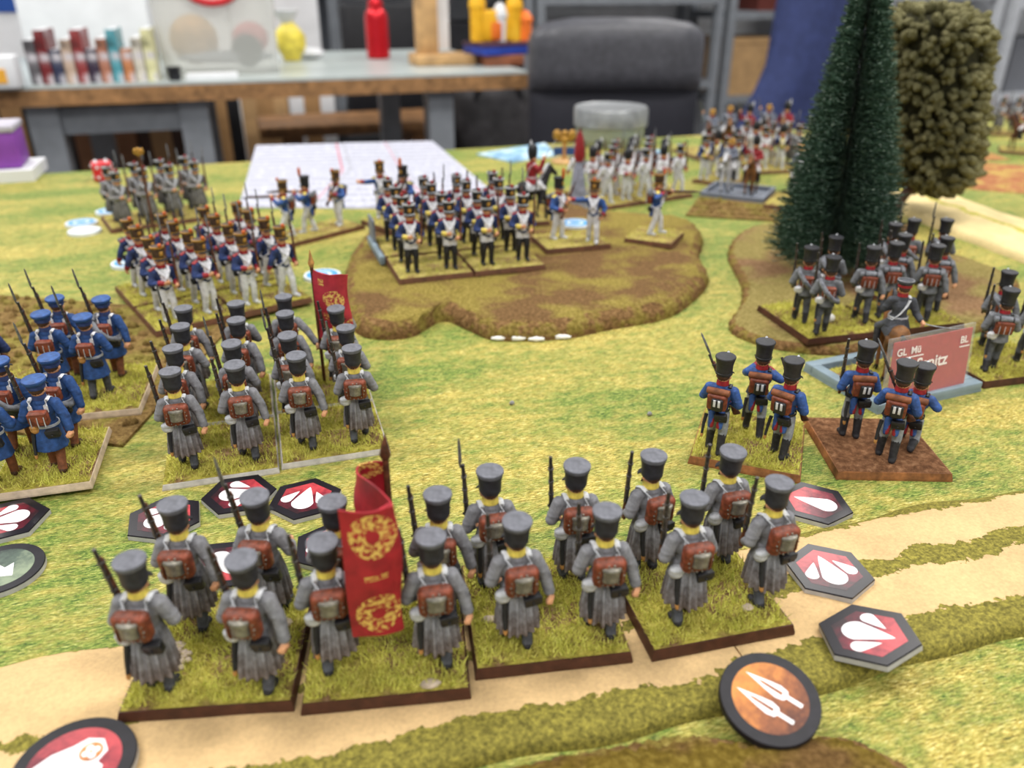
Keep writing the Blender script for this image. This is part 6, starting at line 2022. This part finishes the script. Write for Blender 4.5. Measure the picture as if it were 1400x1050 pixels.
for x0, x1, z in ((-cw_ / 2 + 0.0014, -cw_ / 2 + 0.0042, 0.0175), (-cw_ / 2 + 0.0066, -cw_ / 2 + 0.0158, 0.0175), (cw_ / 2 - 0.0068, cw_ / 2 - 0.0012, 0.0173)):
    b = MB().box(Rl @ Vector(((x0 + x1) / 2, -0.00072, z)), (x1 - x0, 0.00006, 0.0005), 0, Rl)
    put('underline', b.mesh('card_underline', [M_INK], False), e)

# -------------------------------------------------- skirmish pairs in blue in front
si = [Stand((940, 634), (1094, 662), 'grassy wooden stand with three blue skirmishers behind the greatcoats', 0.0, edge=EDGE_RW, n=3200, seed=2),
      Stand((1143, 656), (1302, 659), 'bare brown earth stand with three blue skirmishers', 0.0, edge=EDGE_RW, top=MUD, n=0, seed=2)]
M_MUDB = MB()
for k, q, pose, rz, bay, lb in (
        (0, (976, 616), 'hold', -0.5, 1, 'blue coated skirmisher in tall black shako beside the stand corner, bayonet up'),
        (0, (1028, 592), 'aim', -0.35, 0, 'blue coated skirmisher aiming at the far edge of the grassy stand'),
        (0, (1064, 622), 'hold', -0.75, 0, 'blue coated skirmisher stepping off beside the earth stand'),
        (1, (1160, 596), 'stand', -0.15, 0, 'blue coated skirmisher standing upright on the bare earth stand'),
        (1, (1210, 626), 'hold', -0.55, 1, 'blue coated skirmisher crouching nearest the name card on bare earth'),
        (1, (1240, 604), 'kneel', -0.6, 0, 'blue coated skirmisher kneeling to fire on bare earth')):
    man('fus', pose, px(si[k], q), rz, lb, 'blue skirmishers behind the greatcoats', bool(bay), 0, scale=0.98)
stubble_field('stubble_field', 'brown tufted stubble field between the blue capped and grey coated soldiers', [P(-260, 560), P(168, 612), P(330, 432), P(-80, 400)], 4, 16, 20)
class _Tray:
    c, U, V, w, d = cv.location.copy(), Vector((math.cos(-0.5), math.sin(-0.5), 0)), Vector((-math.sin(-0.5), math.cos(-0.5), 0)), 0.05, 0.045
RECTS.append(_Tray)
stubble_field('stubble_field', 'brown tufted stubble field behind the aiming skirmisher', [P(937, 296), P(1068, 304), P(1090, 265), P(962, 262)], 6, 6, 14)

# ------------------------------------------------------------------ tokens, papers, dice
TK_BLACK = paint('token_black_print', (26, 23, 29), 0.2, 2600, 0.28, 0.2, dist=0.00004)
TK_MATT = paint('token_matt_black_print', (26, 24, 30), 0.2, 400, 0.55, 0.02)
TK_CORE = paint('token_grey_core', (176, 174, 172), 0.08, 200, 0.7, 0.1)
TK_WHITE = paint('token_white_print', (232, 230, 232), 0.02, 200, 0.4, 0)
def art(name, cols, scale=260, rough=0.3):
    n = N(name)
    v = n.noise(n.coord(), scale, 4, 0.65)
    g = n.sep(n.coord())[1]
    k = n.math('ADD', n.math('MULTIPLY', v, 0.9), n.math('MULTIPLY', g, 38.0))
    n.out(n.ramp(k, [(0.15, cols[0]), (0.42, cols[1]), (0.75, cols[2])]), rough)
    return n.m
TK_RED = art('token_red_art', [(44, 22, 28), (104, 26, 42), (186, 66, 72)])
TK_ORANGE = art('token_ember_art', [(86, 44, 26), (140, 80, 42), (206, 132, 60)], 320, 0.55)
TK_GREEN = art('token_moss_art', [(44, 54, 50), (74, 88, 78), (128, 140, 116)], 320, 0.55)
def prism(pts, z0, z1, k_top=1.0):
    return MB().loft([[Vector((x, y, z0)) for x, y in pts], [Vector((x * k_top, y * k_top, z1)) for x, y in pts]])
def hexpts(r):
    return [(r * math.cos(math.radians(30 + 60 * k)), r * math.sin(math.radians(30 + 60 * k))) for k in range(6)]
def circ(r, n=48):
    return [(r * math.cos(2 * math.pi * k / n), r * math.sin(2 * math.pi * k / n)) for k in range(n)]
def drop(cx, cy, L, w, an):
    """rounded end at (cx, cy), tip L further along the angle"""
    pts = []
    for k in range(22):
        a = math.pi / 2 + math.pi * k / 21
        pts.append((w * math.cos(a), w * math.sin(a)))
    for k in range(1, 9):
        t = k / 9
        pts.append((L * t, -w * (1 - t) ** 0.85))
    pts.append((L, 0))
    for k in range(8, 0, -1):
        t = k / 9
        pts.append((L * t, w * (1 - t) ** 0.85))
    c, s = math.cos(an), math.sin(an)
    return [(cx + x * c - y * s, cy + x * s + y * c) for x, y in pts]
TH = 0.0019
def token_hex(at, rz, label, tilt=(0, 0), r=0.0121, only_one=False, gloss=None):
    e = put('hexagon_token', None, None, at, None, label, 'token', 'hexagon tokens', rot=(tilt[0], tilt[1], rz))
    put('card_core', cached('hc', lambda: prism(hexpts(r), 0, TH * 0.8, 1.0).mesh('token_core', [TK_CORE], False)), e)
    put('black_face', cached('hf', lambda: prism(hexpts(r), TH * 0.8, TH, 0.985).mesh('token_face', [TK_BLACK], False)), e)
    put('red_picture', cached('hp', lambda: prism(hexpts(r * 0.74), TH, TH + 0.00003).mesh('token_picture', [TK_RED], False)), e)
    z0, z1 = TH + 0.00003, TH + 0.00007
    if only_one:
        ds = [('d3', drop(0, -0.0035, 0.0100, 0.0036, math.pi / 2))]
    else:
        ds = [('d0', drop(0, -0.0028, 0.0090, 0.0036, math.pi / 2)), ('d1', drop(-0.0058, -0.0012, 0.0056, 0.0019, math.radians(58))), ('d2', drop(0.0058, -0.0012, 0.0056, 0.0019, math.radians(122)))]
    for key, pts in ds:
        put('white_drop', cached(key, lambda: prism(pts, z0, z1).mesh('token_drop', [TK_WHITE], False)), e)
    return e
def token_round(at, rz, label, pic, shapes, tilt=(0, 0), r=0.0112):
    e = put('round_token', None, None, at, None, label, 'token', 'round tokens', rot=(tilt[0], tilt[1], rz))
    put('card_core', prism(circ(r), 0, TH * 0.8).mesh('token_core', [TK_CORE if pic is not TK_ORANGE else TK_MATT], False), e)
    put('black_face', prism(circ(r), TH * 0.8, TH, 0.985).mesh('token_face', [TK_MATT], False), e)
    put('picture', prism(circ(r * 0.76), TH, TH + 0.00003).mesh('token_picture', [pic], False), e)
    for nm, pts, m, lift in shapes:
        put(nm, prism(pts, TH + 0.00003 + lift, TH + 0.00007 + lift).mesh(nm, [m], False), e)
    return e
D = math.radians
token_hex(P(226, 714), D(-40), 'red hexagon token with white drops behind the bareheaded-looking front rank, beside no stand')['label'] = 'red hexagon token lying furthest towards the stubble field'
token_hex(P(328, 681), D(-75), 'red hexagon token touching the white edge of the second battalion, flag side')['label'] = 'red hexagon token touching the white edged stand corner, drops pointing sideways'
token_hex(P(418, 687), D(-4), 'red hexagon token with upright drops next to the large red flag')
token_hex(P(306, 778), D(-140), 'red hexagon token between the greatcoats of the outermost road stand')
token_hex(P(455, 752), D(10), 'red hexagon token half hidden behind the large red flag')
token_hex(P(1112, 693), D(62), 'red hexagon token with one white drop beside the wooden skirmisher stand', only_one=True)
token_hex(P(1132, 786, 0.0038), D(10), 'glossy red hexagon token with upright drops on the sandy road')
token_hex(P(1188, 874, 0.0062), D(-122), 'red hexagon token on the near road verge with drops pointing down', tilt=(D(12), 0))
token_hex(P(12, 716), D(118), 'red hexagon token in front of the blue capped militia')
dart = [(-0.001, -0.004), (0.0016, -0.0026), (0.0008, 0.001), (0.004, 0.0012), (0.0005, 0.0062), (-0.0035, 0.0014), (-0.0008, 0.0012)]
token_round(P(2, 784), D(-115), 'round green black token with white arrow beside a hexagon token', TK_GREEN, [('white_arrow', [(x * 1.0, y * 1.0) for x, y in dart], TK_WHITE, 0)], r=0.0118)
def blade_shape(cx):
    return [(cx - 0.0005, -0.0066), (cx + 0.0005, -0.0066), (cx + 0.0005, -0.003), (cx + 0.0013, -0.0026), (cx + 0.0017, -0.0008), (cx + 0.0013, 0.0016), (cx, 0.0072), (cx - 0.0013, 0.0016), (cx - 0.0017, -0.0008), (cx - 0.0013, -0.0026), (cx - 0.0005, -0.003)]
def groove(cx):
    return [(cx - 0.0004, -0.0018), (cx + 0.0004, -0.0018), (cx + 0.0003, 0.003), (cx, 0.0042), (cx - 0.0003, 0.003)]
def ring_pts(r0, cx, cy, n=28):
    return [(cx + r0 * math.cos(2 * math.pi * k / n), cy + r0 * math.sin(2 * math.pi * k / n)) for k in range(n)]
kt = P(1058, 1022, 0.001)
token_round(Vector((kt.x, kt.y + 0.0072, T + 0.0072)), D(52), 'round ember coloured token with two white spearheads leaning on the road edge', TK_ORANGE,
            [('white_spearhead', blade_shape(-0.0024), TK_WHITE, 0), ('white_spearhead', blade_shape(0.0024), TK_WHITE, 0), ('spear_groove', groove(-0.0024), TK_ORANGE, 0.00005), ('spear_groove', groove(0.0024), TK_ORANGE, 0.00005)], r=0.0113)
o = [x for x in bpy.data.objects if x.name.startswith('round_token')][-1]
o.rotation_euler = (Matrix.Rotation(D(15), 3, 'X') @ Matrix.Rotation(D(52), 3, 'Z')).to_euler()
glove = [(-0.007, -0.0075), (0.0, -0.0086), (0.0045, -0.006), (0.005, -0.0025), (0.0068, -0.001), (0.0062, 0.0012), (0.0045, 0.0018), (0.0048, 0.0048), (0.0022, 0.0072), (-0.0012, 0.0066), (-0.003, 0.004), (-0.006, 0.001), (-0.0078, -0.003)]
lt = P(103, 1054, 0.0042)
token_round(Vector((lt.x, lt.y, T + 0.0042)), D(-12), 'round black rimmed token with white drapery and red medallion on the road', TK_RED,
            [('white_drapery', glove, TK_WHITE, 0), ('medallion', ring_pts(0.0024, 0.0016, 0.0036), TK_ORANGE, 0.00005)] + [('medallion_petal', ring_pts(0.0008, 0.0016 + 0.0011 * math.cos(a), 0.0036 + 0.0011 * math.sin(a), 12), TK_WHITE, 0.0001) for a in (0.8, 2.37, 3.94, 5.5)], r=0.0125)

# white and blue discs
DISC_W = paint('disc_white', (214, 220, 224), 0.03, 100, 0.4, 0)
DISC_B = paint('disc_blue', (74, 150, 204), 0.08, 200, 0.4, 0)
def disc(at, label, r=0.0108, plain=False):
    e = put('marker_disc', None, None, at, 0, label, 'token', 'white and blue discs')
    put('disc_body', cached(('dd', r), lambda: prism(circ(r), 0, 0.0018, 0.98).mesh('disc_body', [DISC_W], False)), e)
    if not plain:
        for r1, r0 in ((0.84, 0.52), (0.34, 0.0)):
            def mk_ring():
                m = MB()
                a, b2 = circ(r * r1, 40), circ(r * r0 if r0 else r * 0.02, 40)
                z = 0.00188
                m.add([(x, y, z) for x, y in a] + [(x, y, z) for x, y in b2], [(j, (j + 1) % 40, 40 + (j + 1) % 40, 40 + j) for j in range(40)])
                return m.mesh('disc_ring', [DISC_B], False)
            put('blue_ring', cached(('dr', r, r1), mk_ring), e)
    return e
disc(P(116, 318), 'plain white disc before the grey coated column', plain=True)
disc(P(112, 307), 'white and blue disc next to the grey coated column, near the plain one')
disc(P(152, 291), 'white and blue disc next to the grey coated column, towards the red die')
disc(P(178, 362), 'white and blue disc beside the white trousered infantry')
disc(P(190, 357, 0.0018) , 'white and blue disc lying partly on another disc')
disc(P(441, 379), 'white and blue disc at the foot of the big hill beside the small red flag')
disc(P(786, 308, HZ), 'white and blue disc on the hill behind the two skirmishers')

# die
RED_DIE = paint('red_die_plastic', (206, 44, 52), 0.04, 60, 0.3, 0)
p = P(143, 246)
e = put('red_die', None, None, p, 0.5, 'red die with white pips at the table edge', 'die')
b = MB().rbox((0, 0, 0.008), (0.016, 0.016, 0.016), 0.0022, 0, None, 16, 10)
put('die_body', b.mesh('die_body', [RED_DIE]), e)
for (nx, ny, nz), pips in (((0, -1, 0), ((-1, -1), (1, 1), (-1, 1), (1, -1), (0, 0))), ((1, 0, 0), ((-1, -1), (0, 0), (1, 1))), ((-1, 0, 0), ((-1, 1), (1, -1))), ((0, 0, 1), ((-1, -1), (1, 1), (-1, 1), (1, -1), (-1, 0), (1, 0)))):
    nv = Vector((nx, ny, nz))
    a = Vector((ny, -nx, 0)) if nz == 0 else Vector((1, 0, 0))
    bb = nv.cross(a)
    for i, j in pips:
        m = MB().ell(Vector((0, 0, 0.008)) + nv * 0.0080 + a * (0.0042 * i) + bb * (0.0042 * j), (0.0013, 0.0013, 0.0013), nl=8, nt=6)
        put('pip', m.mesh('pip', [DISC_W]), e)

# reference sheets
def sheet_mat():
    n = N('printed_sheet')
    uv = n.coord('UV')
    x, y, _ = n.sep(uv)
    rows = n.math('FRACT', n.math('MULTIPLY', y, 15))
    ln = n.math('LESS_THAN', rows, 0.5)
    w = n.noise(n.mapping(uv, (26, 15, 1)), 1.0, 2, 0.6)
    txt = n.math('MULTIPLY', n.math('MULTIPLY', ln, n.math('GREATER_THAN', w, 0.44)), 0.34)
    sec = n.math('LESS_THAN', n.math('FRACT', n.math('MULTIPLY', y, 3)), 0.05)
    colm = n.math('LESS_THAN', n.math('ABSOLUTE', n.math('SUBTRACT', x, 0.5)), 0.012)
    colr = n.math('LESS_THAN', n.math('ABSOLUTE', n.math('SUBTRACT', x, 0.455)), 0.006)
    c = n.mix(txt, (184, 185, 198), (96, 96, 112))
    c = n.mix(n.math('MULTIPLY', sec, 0.6), c, (150, 150, 160))
    c = n.mix(n.math('MULTIPLY', colm, 0.45), c, (150, 150, 156))
    c = n.mix(n.math('MULTIPLY', colr, 0.7), c, (190, 84, 100))
    n.out(c, 0.5, 0, 0.3)
    return n.m
SHEET = sheet_mat()
def quad_sheet(name, label, quad, z, mat, cat='paper', th=0.0003, nx=1):
    c = sum(quad, Vector((0, 0, 0))) / 4
    b = MB()
    lo = [Vector((q.x - c.x, q.y - c.y, 0)) for q in quad]
    b.loft([lo, [Vector((q.x, q.y, th)) for q in lo]])
    me = b.mesh(name, [mat], False)
    lay = me.uv_layers.new(name='UVMap')
    uv = [(0, 0), (1, 0), (1, 1), (0, 1)] * 2
    for L in me.loops:
        lay.data[L.index].uv = uv[L.vertex_index]
    return put(name, me, None, (c.x, c.y, T + z), 0, label, cat)
quad_sheet('reference_sheet', 'large white printed reference sheet lying at the table edge', [P(326, 284), P(540, 286), P(588, 193), P(350, 199)], 0.0, SHEET)
quad_sheet('reference_sheet', 'second printed sheet lying skewed on the large reference sheet', [P(500, 285), P(688, 275), P(592, 194), P(470, 196)], 0.0004, SHEET)
n = N('sky_blue_card')
v = n.noise(n.coord(), 60, 3, 0.6)
n.out(n.ramp(v, [(0.35, (98, 136, 168)), (0.5, (140, 180, 208)), (0.65, (206, 222, 226))]), 0.5)
quad_sheet('printed_card', 'flat light blue printed card near the grey lidded tub', [P(652, 212), P(700, 223), P(762, 214), P(745, 197)], 0.0, n.m, 'card', 0.0015)
quad_sheet('printed_card', 'flat pale blue printed strip behind the white coated regiment', [P(858, 213), P(906, 215), P(914, 207), P(872, 206)], 0.0, n.m, 'card', 0.0015)

# gold trophy figure
p = P(771, 222)
e = put('gold_marker', None, None, p, 0, 'little gold figure on a round wooden base with blue band', 'figurine')
b = MB().lathe([(0.0125, 0), (0.0125, 0.002), (0.011, 0.003)], 24)
put('base', b.mesh('marker_base', [M_WOODL]), e)
b = MB().tube([(0, 0, 0.003), (0, 0, 0.018)], 0.0022, 10)
put('post', b.mesh('marker_post', [TAN]), e)
b = MB().box((0, 0, 0.0105), (0.021, 0.003, 0.0075))
put('blue_band', b.mesh('marker_band', [paint('blue_band', (44, 74, 130))]), e)
b = MB().ell((0, 0, 0.021), (0.004, 0.003, 0.004))
b.ell((0, 0, 0.027), (0.003, 0.0028, 0.003))
for sx in (-1, 1):
    b.ell((sx * 0.0068, 0, 0.025), (0.0042, 0.0018, 0.0055), R=rotm(0, sx * 0.4, 0))
put('winged_figure', b.mesh('marker_figure', [BRASS]), e)

# clear tub with a grey lid
p = P(838, 204)
e = put('plastic_tub', None, None, p + Vector((0, 0.035, 0)), 0, 'round clear plastic tub with grey metal lid before the padded chair', 'tub')
put('tub_body', MB().lathe([(0.034, 0), (0.036, 0.002), (0.0375, 0.02), (0.0375, 0.021)], 40).mesh('tub_body', [clear_plastic('clear_tub', (214, 222, 200), 0.4)]), e)
put('tub_lid', MB().lathe([(0.0385, 0.019), (0.0395, 0.02), (0.0395, 0.036), (0.038, 0.0385), (0.036, 0.0375), (0.002, 0.0375)], 40).mesh('tub_lid', [paint('brushed_lid', (150, 152, 154), 0.1, 120, 0.35, 0.05, 0.5)]), e)

# purple box with a clear lid at the table corner
p = P(2, 252)
e = put('purple_box', None, None, p + Vector((-0.02, 0.03, 0)), 0.35, 'purple card box on white papers at the table corner', 'box')
put('box_body', MB().rbox((0, 0, 0.0253), (0.05, 0.045, 0.03), 0.002).mesh('purple_box_body', [paint('purple_card', (130, 66, 160), 0.08, 60)]), e)
put('box_lid', MB().rbox((0, 0, 0.0433), (0.052, 0.047, 0.006), 0.002).mesh('purple_box_lid', [paint('grey_lid', (176, 172, 184), 0.06, 60)]), e)
b = MB().box((0, 0, 0.005), (0.07, 0.06, 0.01))
put('paper_stack', b.mesh('paper_stack', [M_CREAM]), None, p + Vector((-0.02, 0.03, 0)), 0.3, 'stack of white papers under the purple box', 'paper')


GRIT = paint('grit_stone', (140, 138, 136), 0.2, 900, 0.6)
for gx, gy, gl in ((888, 568, 'tiny grey grit stone on the open grass behind the greatcoats'), (700, 553, 'tiny dark grit stone on the open grass between hill and greatcoats')):
    m = MB().ell((0, 0, 0.0008), (0.0011, 0.0009, 0.0009), nl=9, nt=6)
    m.v = [(x * (1 + 0.12 * math.sin(4000 * z)), y, max(0.0, z)) for x, y, z in m.v]
    put('grit_stone', m.mesh('grit_stone', [GRIT]), None, P(gx, gy), 0.4, gl, 'stone')
